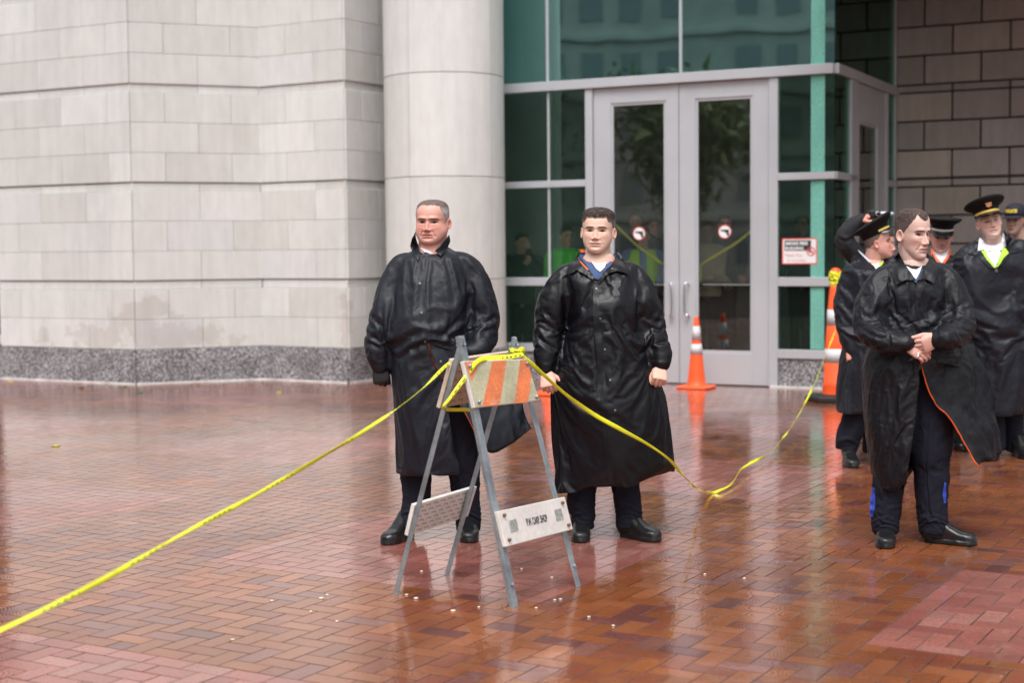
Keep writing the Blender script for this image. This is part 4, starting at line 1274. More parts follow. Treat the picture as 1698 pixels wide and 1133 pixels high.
        col = col * (1 + .15 * gnoise(V * 200, 2)[:, None] + .10 * gnoise(V * 60, 5)[:, None])
        kq = np.r_[kc.ravel(), 0, 1][:, None]; col = col * kq + np.array(SKINS[s.tone]) * .86 * (1 - kq)
        V, _ = s.h2w(V, None)
        return link_mesh('hair', V, keepf, M['hair'], s.root, vcols=np.clip(col, 0, 1))
    def hand(s, wrist, fing, palm=(0, 1, 0), thumb=(1, 0, 0), curl=(35, 55, 35), size=1.0, spread=.0, tcurl=25, tout=.55, finger_add=0.0):
        """wrist: world point; fing: finger direction; palm: direction the palm faces; thumb: side the thumb is on"""
        w0 = np.asarray(wrist, float); d = np.asarray(fing, float); d /= np.linalg.norm(d)
        t = np.asarray(thumb, float); t = t - d * (t @ d); t /= np.linalg.norm(t)
        pn = np.cross(d, t); pn = pn if pn @ np.asarray(palm) > 0 else -pn
        z = size; parts = []
        th = np.linspace(0, 2 * PI, 20, endpoint=False); cx, cy = sup(th, 2.6)
        rings = []
        for L, wd, dp, of in ((-.032, .024, .019, 0), (-.02, .026, .019, 0), (.0, .029, .018, 0), (.03, .038, .018, .002), (.06, .042, .0165, .002), (.082, .041, .014, 0), (.09, .036, .010, .0)):
            rings.append(w0 + d * L * z + t * of * z + np.outer(cx, t) * wd * z + np.outer(cy, pn) * dp * z)
        parts.append(loft(rings))
        for i, (of, L3, r) in enumerate(((.031, (.044, .027, .021), .0088), (.0105, (.048, .030, .023), .0090), (-.0100, (.045, .028, .022), .0087), (-.0295, (.036, .022, .019), .0078))):
            p = w0 + d * (.084 - .004 * abs(i - 1)) * z + t * of * z; a = 0; pts = [p - d * .02 * z + pn * 0, p]; rad = [r * 1.05, r * 1.12]
            dv = d + t * (spread * (1.5 - i) / 1.5); dv /= np.linalg.norm(dv)
            for j, L in enumerate(L3):
                a += math.radians(curl[j] + (i - 1.5) * finger_add); pts.append(pts[-1] + (dv * math.cos(a) + pn * math.sin(a)) * L * z); rad.append(r * (1.02, .95, .82)[j])
            parts.append(tube(pts, np.array(rad) * z, 12, 3))
        p = w0 + d * .022 * z + t * .026 * z + pn * .006 * z
        tv = d * (1 - tout) + t * tout + pn * .25; tv /= np.linalg.norm(tv)
        p1 = p + tv * .040 * z; tv2 = tv * .6 + d * .8 * math.cos(math.radians(tcurl)) + pn * math.sin(math.radians(tcurl)); tv2 /= np.linalg.norm(tv2)
        p2 = p1 + tv2 * .032 * z; tv3 = tv2 + pn * .25; tv3 /= np.linalg.norm(tv3); p3 = p2 + tv3 * .024 * z
        parts.append(tube([p, p1, p2, p3], np.array([.0150, .0125, .0112, .0092]) * z, 12, 3))
        s.body.append(parts)
        return w0
    def finish(s, limbs, hvox=.0022):
        """body under the clothes as one mesh: head, neck, trunk, arms, legs and hands"""
        Vs, Qs, Cs, b = [s.headV], [s.headQ], [s.headC], len(s.headV)
        base = np.array(SKINS[s.tone])
        big = [s.limb(l, 14, 3) for l in limbs]
        V, Q = remesh(big, .009, 2); Vs.append(V); Qs.append(Q + b); Cs.append(np.tile(base, (len(V), 1))); b += len(V)
        for h in s.body:
            V, Q = remesh(h, hvox, 1, .4)
            n = gnoise(V * 45, 3)[:, None]
            c = base * (1 + .06 * n) * np.array([1.0, .84, .82])
            Vs.append(V); Qs.append(Q + b); Cs.append(c); b += len(V)
        return link_mesh('body', np.vstack(Vs), np.vstack(Qs), M['skin'], s.root, vcols=np.clip(np.vstack(Cs), 0, 1))
    def shoe(s, px, py, ang, L=.30, W=.052, dy=0.0, H=.10):
        """px,py: where the heel meets the ground"""
        g = P(px, py, s.Y + dy); g[2] = 0
        a = math.radians(ang); d = np.array([math.sin(a), -math.cos(a), 0]); w = np.array([math.cos(a), math.sin(a), 0])
        th = np.linspace(0, 2 * PI, 24, endpoint=False); cx, cy = sup(th, 2.6)
        R = []; L = L * .93
        for t, wd, h, ce in ((-.02, .5, .09, 0), (.0, .74, .125, 0), (.10, .84, .150, 0), (.25, .86, .150, 0), (.38, .82, .120, 0), (.55, .90, .082, .05), (.70, 1.0, .062, .08), (.84, .96, .055, .06), (.94, .74, .047, .02), (1.0, .35, .034, 0)):
            c = g + d * (t * L) + w * ce * W + np.array([0, 0, .012 + h / 2])
            R.append(c + np.outer(cx, w) * W * wd + np.outer(cy, [0, 0, 1]) * h / 2)
        up = loft(R); R = []
        for zz, k in ((.0, .97), (.004, 1.0), (.020, 1.0), (.024, .97)):
            ring = []
            for q in np.linspace(0, 2 * PI, 32, endpoint=False):
                t = .5 - .5 * math.cos(q); wdt = np.interp(t, [0, .06, .25, .45, .7, .88, .97, 1], [.0, .62, .82, .80, 1.02, .88, .5, .0])
                ring.append(g + d * ((t - .5) * 1.04 * k + .5) * L + w * (W * 1.04 * k * wdt * (1 if math.sin(q) > 0 else -1)) + np.array([0, 0, zz + .001]))
            R.append(ring)
        sole = loft(R)
        o = s.cloth('shoe', [up, sole], M['shoe'], vox=.0048, crumple=.0006, smooth=2, keep=False)
        lc = MB(); sf = g + d * .36 * L + np.array([0, 0, .112])
        for k in range(4):
            q = g + d * (.34 + .07 * k) * L + np.array([0, 0, .135 - .016 * k]) + w * .1 * W
            lc.tube([q - w * .022 - np.array([0, 0, .010]), q, q + w * .022 - np.array([0, 0, .010])], .0026, 6, sub=3)
        lc.build('laces', M['dark_cloth'], o, smooth=True, cols=False)
        return o
    def peaked_cap(s, tilt=0, braid='gold', band=.062, crown=.140, badge=None, lift=0.0, fwd=0.0):
        RT = rot(0, tilt, 0)
        def tr(V): return s.h2w((np.asarray(V) - [0, 0, .05]) @ RT.T + np.array([0, fwd, .05 + lift]), None)[0]
        th = np.linspace(0, 2 * PI, 40, endpoint=False)
        def ring(a, b, z, yc=.004, slope=0): return np.stack([a * np.sin(th), yc - b * np.cos(th), z + slope * np.cos(th)], 1)
        prof = [ring(.079, .101, .045), ring(.083, .105, .046), ring(.084, .106, .085), ring(.095, .118, .100, .004, .004), ring(.125, .145, .118, .002, .010), ring(crown * .97, .158, .130, 0, .016),
                ring(crown, .162, .137, 0, .018), ring(crown * .97, .157, .144, 0, .019), ring(crown * .6, .10, .150, 0, .012), ring(.02, .03, .150, 0, .004)]
        V, Fs = loft(prof)
        cap = link_mesh('peaked_cap', tr(V), Fs, M['cap_cloth'], s.root)
        # visor
        R = []
        ts = np.linspace(-1.25, 1.25, 22)
        for k, (ext, dz) in enumerate(((.0, .0), (.022, -.006), (.044, -.017), (.060, -.029))):
            R.append([(((.085) + ext * .25 * math.cos(t)) * math.sin(t), .004 - (.107 + ext * math.cos(t) ** .6 if math.cos(t) > 0 else .107) * math.cos(t), .052 + dz * max(0, math.cos(t)) ** .5) for t in ts])
        R = np.array(R); V1, F1 = loft(R, cap=False, closed=False); n = len(V1)
        V = np.vstack([V1, V1 + [0, 0, -.003]]); F2 = [tuple(f) for f in F1] + [tuple(x + n for x in f[::-1]) for f in F1]
        link_mesh('visor', tr(V), F2, M['visor'], cap)
        # braid
        ts = np.linspace(-1.35, 1.35, 26)
        R = [[((.0865) * math.sin(t), .004 - .1088 * math.cos(t), z) for t in ts] for z in (.056, .058, .069, .071)]
        V, Fs = loft(np.array(R), cap=False, closed=False)
        link_mesh('braid', tr(V), Fs, M['gold'] if braid == 'gold' else M['silver_braid'], cap)
        if badge:
            a = MB()
            cz, cy = .100, -.121
            pts = [(0, .020), (.008, .012), (.022, .016), (.017, .004), (.020, -.010), (.008, -.010), (0, -.018), (-.008, -.010), (-.020, -.010), (-.017, .004), (-.022, .016), (-.008, .012)]
            V = [(x, cy - .006 - y * .3, cz + y) for x, y in pts] + [(x, cy + .004 - y * .3, cz + y) for x, y in pts]; n = len(pts)
            a.add(tr(V), [tuple(range(n))[::-1], tuple(range(n, 2 * n))] + [(i, (i + 1) % n, n + (i + 1) % n, n + i) for i in range(n)])
            a.build('cap_badge', M['badge'], cap, cols=False)
        return cap
M['badge'] = mat('copper_badge', (.62, .30, .15), .4, .5, noise=(120, .5, (1, 1, 1)))
# ------------------------------------------------------------------ man at left
f = Fig('person', 8.15, (715, 892), 'heavy grey haired man in an open black raincoat with upturned collar behind the barricade', vox=.0055)
f.neckbase = (716, 425, .01)
f.head((717, 368.5), yaw=-14, pitch=2, roll=1, scale=(1.12, 1.05, 1.0), tone='ruddy', jaw=1.26, nose=1.05, cheek=.8, neck=(.080, 0), stub=.12, brow=(.20, .12, .095), eye=(.03, .03, .03), redness=1.15, closed=.30, bw=.75, browy=-.003, ridge=2.0, folds=1.2, bags=1.2)
f.hair(lambda p: np.interp(p, [0, .45, .75, 1.0, 1.35, 1.6, 2.0, PI], [.084, .086, .078, .046, .012, -.010, -.040, -.050]), thick=.0035, top=(.12, .095, .085), side=(.40, .38, .38), edge=.006, fuzz=.0010, sideband=(.055, .090))
tr = f.trunk([(409, 688, 409, 744, .06, .045), (417, 682, 415, 752, .035, .075), (424, 668, 420, 762, .03, .10), (436, 656, 432, 778, .02, .125), (462, 658, 460, 776, 0, .15), (500, 659, 500, 770, -.01, .18), (545, 656, 545, 770, -.02, .20), (590, 650, 588, 776, -.01, .215), (640, 650, 636, 788, .0, .24), (690, 655, 686, 796, .0, .245), (735, 658, 732, 797, .0, .245), (779, 659, 776, 797, .0, .245)])
sl = f.limb([(690, 440, .02, 20), (667, 446, .01, 25), (650, 490, -.01, 28), (636, 540, -.03, 27), (630, 582, -.05, 25), (631, 604, -.06, 18)], flat=.85)
sr = f.limb([(745, 436, .02, 20), (768, 443, .0, 25), (786, 470, .0, 27), (799, 520, -.02, 28), (799, 555, -.06, 26), (793, 576, -.12, 23), (782, 582, -.15, 15)], flat=.85)
ST1 = [([(716, 425), (709, 480), (712, 560)], 4, 5),
       ([(748, 425), (757, 470), (762, 520)], 5, 9), ([(757, 470), (747, 520), (752, 560)], 6, -8), ([(690, 520), (720, 505), (757, 512)], 5, 7),
       ([(655, 560), (690, 540), (730, 545)], 5, 6), ([(650, 590), (700, 560), (770, 575)], 6, 8), ([(790, 470), (770, 530), (742, 555)], 7, 9),
       ([(640, 445), (641, 520), (643, 600)], 5, -16, .2), ([(783, 445), (778, 510), (782, 570)], 5, -14, .2),
       ([(612, 560), (632, 572), (640, 590)], 5, 7), ([(615, 520), (635, 535), (640, 560)], 5, -7), ([(800, 470), (806, 520), (790, 560)], 6, 8),
       ([(820, 530), (800, 545), (788, 565)], 5, 8), ([(652, 420), (668, 450), (676, 500)], 6, 7), ([(740, 420), (770, 440), (792, 470)], 5, -6),
       ([(608, 590), (630, 602), (648, 596)], 3, 6)]
coat = f.cloth('raincoat', [tr, sl, sr], M['coat'], ST1, crumple=.0024, sim=dict(frames=13, ex=-.05, bend=4), pins=[(631, 608, 22), (783, 580, 20)], base=.04, hem=([600, 900], [779, 779]), cut=[(706, 568), (716, 600), (732, 625), (745, 690), (752, 735), (757, 800), (835, 800), (835, 600), (780, 590)])
rows = []
for q in (((708, 566), (745, 562), (785, 568), (822, 588)), ((722, 604), (760, 606), (806, 610), (842, 620)), ((746, 644), (784, 650), (830, 655), (862, 664)), ((772, 686), (806, 694), (848, 694), (876, 700)), ((797, 737), (817, 752), (850, 735), (881, 711))):
    rows.append([(x, y, -.22 + .05 * i - .0004 * (y - 566)) for i, (x, y) in enumerate(q)])
f.sheet('coat_flap', rows, M['coat'], fold=.009, seed=8, parent=coat, back=M['orange_lining'], thick=.006)
ftr = [f.limb(q, 20, 5, ends=False) for q in ([(695, 600, .02, 44), (688, 680, .0, 34), (687, 760, -.01, 28), (691, 820, -.02, 25), (687, 850, -.02, 24), (684, 876, -.03, 25)], [(735, 600, .05, 44), (752, 680, .03, 34), (768, 760, .02, 28), (772, 820, .02, 25), (776, 852, .02, 23), (777, 880, .02, 22)])]
f.cloth('trousers', ftr, M['trouser'], [([(690, 700), (684, 780), (690, 845)], 3, 6, .5), ([(668, 850), (690, 842), (712, 850)], 3, 7), ([(755, 700), (764, 780), (760, 850)], 3, 6), ([(752, 855), (775, 848), (795, 858)], 3, 7)], crumple=.002, sim=dict(frames=10, ex=-.07, bend=3, grav=.8, inset=.010), pins=[(685, 872, 10), (777, 878, 10)], top=.4)
f.shoe(681, 880, -26, dy=.04); f.shoe(775, 884, 4, dy=.10)
M['glove'] = mat('black_glove', (.008, .008, .009), .6)
f.hand(f.p(629, 604, -.06), (.12, -.1, -1), palm=(0, 1, 0), thumb=(1, 0, 0), curl=(70, 80, 40), size=1.15)
gl = f.body.pop(); V, Q = remesh(gl, .004, 4)
link_mesh('glove', V, Q, M['glove'], f.root)
f.hand(f.p(783, 583, -.12), (-.5, -.2, -1), palm=(0, 1, 0), thumb=(-1, 0, 0), curl=(50, 60, 40))
f.finish([[(716, 440, .02, 30), (714, 520, 0, 46), (712, 600, .0, 46)], [(712, 600, 0, 30), (690, 700, 0, 20), (686, 862, .0, 7)], [(712, 600, 0, 30), (752, 700, .02, 20), (776, 866, .03, 7)], [(672, 456, 0, 9), (640, 530, -.02, 9), (630, 606, -.06, 7)], [(762, 452, 0, 9), (799, 530, -.04, 9), (783, 582, -.14, 7)]])
# shirt and collar
f.drape('undershirt', [(697, 411), (702, 417), (710, 421), (719, 421), (714, 417), (704, 413)], M['white'], .004)
f.drape('collar', [(689, 384, .02), (683, 396, .02), (680, 408, .015), (686, 424, .004), (693, 434, .0), (697, 422, .004), (694, 408, .02), (690, 396, .03)], M['coat'], .012, .004, coat)
f.drape('collar', [(745, 389, .02), (747, 400, .02), (742, 412, .012), (731, 424, .012), (721, 416, .012), (730, 408, .02), (738, 398, .03)], M['coat'], .014, .004, coat)
f.drape('placket', [(697, 424), (705, 418), (712, 420), (704, 440), (707, 500), (709, 560), (700, 562), (697, 500), (695, 450)], M['coat'], .004, .004, coat)
f.snaps([(696.5, 470.5), (699, 519), (705, 567), (731, 600)], 2.3)

# ------------------------------------------------------------------ man in the middle
f = Fig('person', 8.12, (1000, 893), 'dark haired man in a long closed shiny black raincoat in front of the glass doors', vox=.0055)
f.neckbase = (994, 436, .01)
f.head((991.5, 384), yaw=-11, pitch=-1, roll=1.5, scale=(1.10, 1.03, 1.0), tone='light', jaw=1.12, nose=.88, cheek=1.1, neck=(.066, 0), stub=.26, eye=(.012, .010, .009), redness=.6, closed=.42, bw=.85, ridge=.9, folds=.5, bags=.5)
f.hair(lambda p: np.interp(p, [0, .40, .62, .80, 1.15, 1.5, 1.9, 2.3, PI], [.064, .066, .070, .045, .038, .010, -.020, -.05, -.055]), thick=lambda R: .0025 + .0105 * sstep(R[..., 2], .050, .085), top=(.018, .014, .013), side=(.15, .12, .115), edge=.004, fuzz=.0017, sideband=(.045, .078))
tr = f.trunk([(421, 963, 421, 1022, .065, .035), (430, 957, 430, 1028, .045, .065), (437, 943, 437, 1040, .03, .10), (448, 932, 447, 1052, .015, .125), (470, 938, 466, 1054, 0, .145), (510, 944, 510, 1056, -.01, .165), (550, 940, 550, 1062, -.02, .185), (600, 924, 600, 1078, -.02, .205), (650, 914, 645, 1098, -.01, .215), (700, 918, 690, 1106, .0, .22), (750, 922, 735, 1106, 0, .22), (790, 925, 765, 1104, 0, .215), (810, 928, 779, 1102, 0, .21)])
sl = f.limb([(965, 452, .02, 18), (942, 462, .0, 25), (921, 495, -.01, 27), (911, 540, -.03, 25), (906, 588, -.07, 22.5), (905, 609, -.09, 17)], flat=.85)
sr = f.limb([(1020, 450, .02, 18), (1045, 460, .0, 25), (1067, 498, -.01, 26), (1081, 548, -.03, 24), (1093, 588, -.09, 22), (1095, 601, -.11, 18)], flat=.85)
ST2 = [([(938, 450), (941, 510), (935, 570), (916, 620)], 5, -18, .15), ([(1056, 450), (1064, 510), (1080, 570), (1086, 612)], 5, -18, .15),
       ([(1000, 500), (1030, 550), (1060, 600), (1090, 650)], 5, 9), ([(1005, 450), (1030, 500), (1075, 560)], 5, 8), ([(985, 540), (960, 555), (932, 560)], 4, 8), ([(985, 528), (950, 548), (930, 548)], 4, -5),
       ([(935, 600), (970, 560), (990, 545)], 6, 7), ([(930, 530), (955, 510), (975, 470)], 6, 8), ([(988, 470), (991, 560), (1000, 650), (1008, 740), (1012, 800)], 3.2, 6, .9),
       ([(1004, 640), (1040, 690), (1090, 720)], 7, 10), ([(1000, 660), (1030, 730), (1060, 780)], 6, 7), ([(985, 620), (960, 700), (950, 790)], 8, 9), ([(1090, 640), (1100, 700), (1095, 770)], 6, 9), ([(940, 640), (930, 720), (935, 800)], 6, 7), ([(975, 650), (985, 720), (980, 800)], 6, 6),
       ([(912, 480), (905, 520), (925, 540)], 5, 9), ([(892, 540), (905, 560), (925, 575)], 5, 8), ([(925, 470), (918, 500), (900, 530)], 5, -7), ([(1075, 480), (1090, 515), (1072, 540)], 5, 9), ([(1068, 530), (1090, 540), (1100, 530)], 4, 8), ([(1072, 560), (1090, 575), (1108, 572)], 5, 8), ([(1085, 470), (1095, 510), (1100, 560)], 5, 6),
       ([(945, 455), (960, 490), (965, 530)], 5, 7), ([(1020, 470), (1015, 510), (1020, 540)], 4, 6), ([(1078, 600), (1096, 603), (1114, 600)], 3, 6), ([(890, 600), (905, 606), (920, 602)], 3, 6)]
coat = f.cloth('raincoat', [tr, sl, sr], M['coat_shiny'], ST2, crumple=.0018, vert=.008, sim=dict(frames=14, ex=-.055, bend=5), hem=([926, 1109], [812, 781]), pins=[(905, 609, 20), (1096, 601, 20)], base=.03)
ftr = [f.limb(q, 20, 5, ends=False) for q in ([(970, 640, 0, 44), (966, 740, 0, 30), (965, 800, 0, 25), (964, 835, 0, 24.5), (967, 852, 0, 21), (965, 876, 0, 20)], [(1015, 640, 0, 44), (1030, 740, 0, 30), (1037, 800, 0, 24), (1040, 830, 0, 23.5), (1043, 850, 0, 23.5), (1042, 876, 0, 22)])]
f.cloth('trousers', ftr, M['trouser'], [([(945, 832), (965, 825), (988, 835)], 3, 9), ([(948, 850), (965, 842), (984, 850)], 3, -7), ([(1019, 845), (1040, 836), (1066, 848)], 3, 9), ([(1016, 862), (1040, 852), (1066, 862)], 3, -7), ([(965, 800), (962, 830), (966, 860)], 3, 5)], crumple=.002, sim=dict(frames=10, ex=-.07, bend=3, grav=.8, inset=.010), pins=[(965, 876, 10), (1042, 876, 10)], top=.4)
f.shoe(964, 878, -4, dy=.10); f.shoe(1030, 880, 42, dy=.04)
f.hand(f.p(906, 617, -.10), (.10, -.55, -.85), palm=(.15, .8, -.4), thumb=(1, -.2, .1), curl=(72, 88, 50), tcurl=30, size=1.04)
f.hand(f.p(1095, 609, -.12), (-.12, -.70, -.75), palm=(-.1, .7, -.6), thumb=(-1, -.3, -.1), curl=(78, 90, 50), tcurl=45, tout=.3, size=1.0)
f.finish([[(993, 440, .02, 30), (995, 520, 0, 46), (998, 600, .0, 48)], [(998, 600, 0, 30), (966, 720, 0, 20), (966, 866, .0, 7)], [(998, 600, 0, 30), (1030, 720, .0, 20), (1042, 876, .0, 12)], [(945, 468, 0, 9), (911, 540, -.03, 9), (906, 618, -.09, 7)], [(1043, 466, 0, 9), (1081, 548, -.03, 9), (1094, 608, -.11, 7)]])
f.drape('shirt', [(961, 425), (966, 414), (976, 428), (987, 445), (995, 452), (1003, 444), (1013, 430), (1022, 414), (1026, 424), (1016, 440), (1000, 452), (993, 464), (987, 462), (975, 444)], M['blue_shirt'], .006, keep=True)
f.drape('undershirt', [(981, 434), (987, 436.5), (996, 437), (1006, 434), (1003, 443), (995, 451), (988, 445)], M['white'], .012)
f.drape('lining', [(960, 418), (970, 419), (971, 414), (962, 413)], M['orange_lining'], .012)
f.drape('lining', [(960, 432), (966, 436), (976, 447), (974, 449), (964, 439)], M['orange_lining'], .012)
f.drape('lining', [(1015, 433), (1019, 430), (1020, 434), (1017, 437)], M['orange_lining'], .014)
f.drape('collar', [(964, 411, .015), (957, 424, .01), (945, 440, .006), (931, 458, .01), (948, 453, .012), (957, 448, .012), (972, 456, .012), (984, 466, .0), (975, 449, .006), (965, 438, .01), (958, 430, .015)], M['coat_shiny'], .010, .004, coat, keep=True)
f.drape('collar', [(1021, 411, .015), (1030, 424, .01), (1040, 440, .008), (1047, 460, .012), (1036, 452, .014), (1022, 449, .014), (1008, 454, .010), (993, 472, .0), (990, 468, .0), (1001, 451, .008), (1013, 440, .012), (1021, 426, .018)], M['coat_shiny'], .010, .004, coat, keep=True)
f.drape('placket', [(984, 468), (993, 470), (994, 520), (999, 580), (1006, 650), (1013, 740), (1018, 802), (1012, 804), (1003, 740), (995, 650), (988, 580), (984, 520)], M['coat_shiny'], .003, .004, coat)
f.drape('chest_emblem', [(1014, 465), (1030, 465), (1029, 474), (1024, 479), (1029, 488), (1024, 492), (1017, 491), (1015, 483), (1019, 478), (1014, 472)], mat('embroidered_emblem', (.05, .05, .055), .6, bump=[(140, .9, .003)]), .003, .002, coat, step=1.5)
f.snaps([(989, 479), (995.5, 529), (1003, 580), (1012, 631), (1020, 681), (960.5, 451), (1015.5, 446)], 2.1)

# ------------------------------------------------------------------ man at right
f = Fig('person', 7.88, (1515, 903), 'thin faced man with clasped hands in an unbuttoned black raincoat with orange edge', vox=.0055)
f.neckbase = (1516, 445, .01)
f.head((1513, 388), yaw=30, pitch=5, roll=0, scale=(.99, 1.03, 1.10), tone='pale', jaw=.96, nose=1.15, cheek=1.3, neck=(.062, 0), stub=.22, brow=(.08, .05, .04), eye=(.02, .015, .012), redness=.9, closed=.15, bw=.85, ridge=1.6, folds=1.25, bags=.9, hollow=.8, browy=-.002, fold=.4)
f.hair(lambda p: np.interp(p, [0, .22, .50, .85, 1.2, 1.45, 1.75, 2.2, PI], [.062, .066, .088, .062, .030, .005, -.025, -.05, -.055]), thick=.0040, top=(.050, .035, .032), side=(.085, .065, .060), edge=.004, fuzz=.0011)
tr = f.trunk([(427, 1490, 427, 1545, .065, .035), (435, 1484, 434, 1552, .045, .065), (443, 1468, 441, 1563, .03, .10), (455, 1462, 452, 1566, .015, .115), (480, 1464, 480, 1566, 0, .125), (520, 1462, 520, 1566, -.01, .135), (560, 1448, 560, 1578, -.01, .15), (590, 1434, 590, 1590, 0, .17), (640, 1430, 632, 1592, 0, .19), (700, 1433, 668, 1590, 0, .19), (760, 1440, 698, 1588, 0, .19), (800, 1448, 716, 1587, 0, .185), (822, 1454, 724, 1586, 0, .18)])
sl = f.limb([(1490, 455, .02, 18), (1467, 466, 0, 26), (1449, 500, -.03, 28), (1444, 536, -.08, 27), (1458, 559, -.16, 26), (1482, 568, -.22, 23), (1500, 569, -.25, 18)], flat=.88)
sr = f.limb([(1545, 452, .02, 18), (1564, 462, 0, 25), (1583, 498, -.03, 27), (1591, 530, -.08, 27), (1583, 551, -.16, 26), (1571, 560, -.24, 23), (1560, 563, -.28, 20)], flat=.88)
ST3 = [([(1510, 440), (1512, 500), (1516, 555)], 4, -10, .7), ([(1470, 460), (1475, 510), (1500, 545)], 5, 9), ([(1455, 470), (1460, 510), (1440, 530)], 5, -10), ([(1425, 500), (1450, 520), (1470, 532)], 5, 9), ([(1430, 530), (1455, 548), (1490, 556)], 5, 8), ([(1425, 470), (1445, 500), (1452, 520)], 5, 7),
       ([(1545, 455), (1552, 500), (1545, 550)], 5, 8), ([(1566, 460), (1572, 500), (1565, 540)], 5, 8), ([(1580, 470), (1575, 510), (1590, 530)], 5, -10), ([(1615, 520), (1595, 530), (1570, 535)], 5, 9), ([(1612, 500), (1590, 512), (1580, 530)], 4, 8), ([(1600, 550), (1580, 552), (1562, 545)], 4, 8), ([(1556, 540), (1560, 556), (1556, 575)], 3, 8),
       ([(1450, 580), (1475, 575), (1500, 580)], 4, -8), ([(1530, 445), (1525, 490), (1535, 530)], 4, 7), ([(1490, 450), (1488, 500), (1496, 550)], 5, 6), ([(1600, 480), (1608, 510), (1606, 540)], 4, 6), ([(1470, 540), (1480, 560), (1476, 585)], 3, 7), ([(1500, 550), (1506, 565), (1502, 580)], 2.5, 6)]
coat = f.cloth('raincoat', [tr, sl, sr], M['coat_matt'], ST3, crumple=.0036, sim=dict(frames=13, ex=-.05, bend=3), pins=[(1500, 570, 18), (1560, 563, 18)], base=.05, hem=([1440, 1459, 1494, 1586], [800, 812, 822, 724]), cut=[(1523, 596), (1524, 640), (1517, 700), (1510, 755), (1497, 815), (1494, 850), (1640, 850), (1640, 618), (1560, 602)])
rows = []
for q in (((1522, 560), (1550, 556), (1578, 552), (1598, 556)), ((1525, 598), (1558, 592), (1592, 584), (1618, 588)), ((1532, 630), (1566, 624), (1606, 618), (1636, 622)), ((1556, 668), (1586, 664), (1620, 660), (1645, 668)), ((1584, 710), (1608, 706), (1634, 704), (1653, 712)), ((1623, 773), (1630, 768), (1645, 762), (1660, 752))):
    rows.append([(x, y, (-.19 if y > 575 else -.135) + .07 * i) for i, (x, y) in enumerate(q)])
f.sheet('coat_flap', rows, M['coat_matt'], fold=.012, seed=18, parent=coat, back=M['orange_lining'], ff=9, thick=.009)
e = [f.p(x, y, -.203) for x, y in ((1525, 612), (1532, 630), (1556, 668), (1584, 710), (1606, 746), (1623, 773))]
ftr = [f.limb(q, 20, 5, ends=False) for q in ([(1500, 600, .02, 40), (1484, 700, 0, 32), (1474, 780, 0, 27), (1470, 840, 0, 26), (1468, 866, 0, 24), (1469, 886, 0, 23)], [(1540, 600, .02, 42), (1543, 700, 0, 37), (1545, 780, 0, 29), (1545, 840, 0, 27), (1547, 866, 0, 26), (1546, 886, 0, 24)])]
f.cloth('trousers', ftr, M['trouser'], [([(1445, 872), (1468, 862), (1492, 870)], 3, 8), ([(1522, 868), (1548, 858), (1572, 866)], 3, 8), ([(1545, 700), (1540, 780), (1546, 850)], 3, 6), ([(1470, 820), (1462, 850), (1470, 870)], 3, 5)], crumple=.002, sim=dict(frames=10, ex=-.07, bend=3, grav=.8, inset=.010), pins=[(1469, 884, 10), (1546, 884, 10)], top=.3)
f.shoe(1468, 888, -14, dy=.10); f.shoe(1531, 892, 58, dy=.04)
f.drape('blue_stripe', [(1447, 806), (1451.5, 812), (1451, 840), (1447, 858), (1442, 857), (1443, 830)], M['stripe_blue'], .006)
f.drape('blue_stripe', [(1566, 800), (1569, 802), (1569, 834), (1565.5, 836), (1563, 820)], M['stripe_blue'], .006)
f.hand(f.p(1503, 572, -.25), (.86, -.25, -.50), palm=(.1, 1, .1), thumb=(.2, .3, 1), curl=(25, 45, 30), size=.95)
f.hand(f.p(1556, 562, -.28), (-.90, -.10, -.42), palm=(-.1, 1, -.1), thumb=(-.25, -.2, 1), curl=(42, 52, 34), size=1.03, tout=.35, tcurl=-12, spread=.10)
f.finish([[(1516, 446, .02, 28), (1514, 520, .02, 42), (1514, 590, .02, 42)], [(1514, 600, 0, 28), (1480, 720, 0, 20), (1469, 872, .0, 7)], [(1514, 600, 0, 28), (1543, 720, .0, 20), (1546, 872, .0, 7)], [(1467, 474, 0, 9), (1445, 535, -.08, 9), (1458, 559, -.15, 6), (1500, 570, -.25, 6)], [(1564, 470, 0, 9), (1590, 530, -.08, 9), (1584, 550, -.14, 6), (1561, 563, -.27, 6)]])
f.drape('undershirt', [(1503, 441), (1512, 446), (1520, 447), (1529, 441), (1525, 452), (1519, 463), (1512, 456)], M['white'], .010)
f.drape('shirt', [(1503, 444), (1512, 456), (1519, 463), (1526, 452), (1530, 444), (1529, 456), (1520, 470), (1508, 458)], M['blue_shirt'], .013)
f.drape('collar', [(1490, 418, .02), (1480, 432, .012), (1477, 447, .010), (1486, 472, .014), (1502, 464, .012), (1519, 465, .004), (1512, 454, .008), (1503, 442, .016), (1495, 428, .02)], M['coat_matt'], .010, .004, coat, keep=True)
f.drape('collar', [(1546, 421, .02), (1552, 432, .012), (1556, 446, .010), (1549, 470, .014), (1536, 463, .012), (1521, 466, .004), (1526, 455, .008), (1533, 443, .016), (1541, 430, .02)], M['coat_matt'], .010, .004, coat, keep=True)
f.drape('lapel', [(1520, 466), (1532, 462), (1537, 470), (1530, 480), (1524, 500), (1520, 520), (1517, 500)], M['coat_matt'], .012, .004, coat)
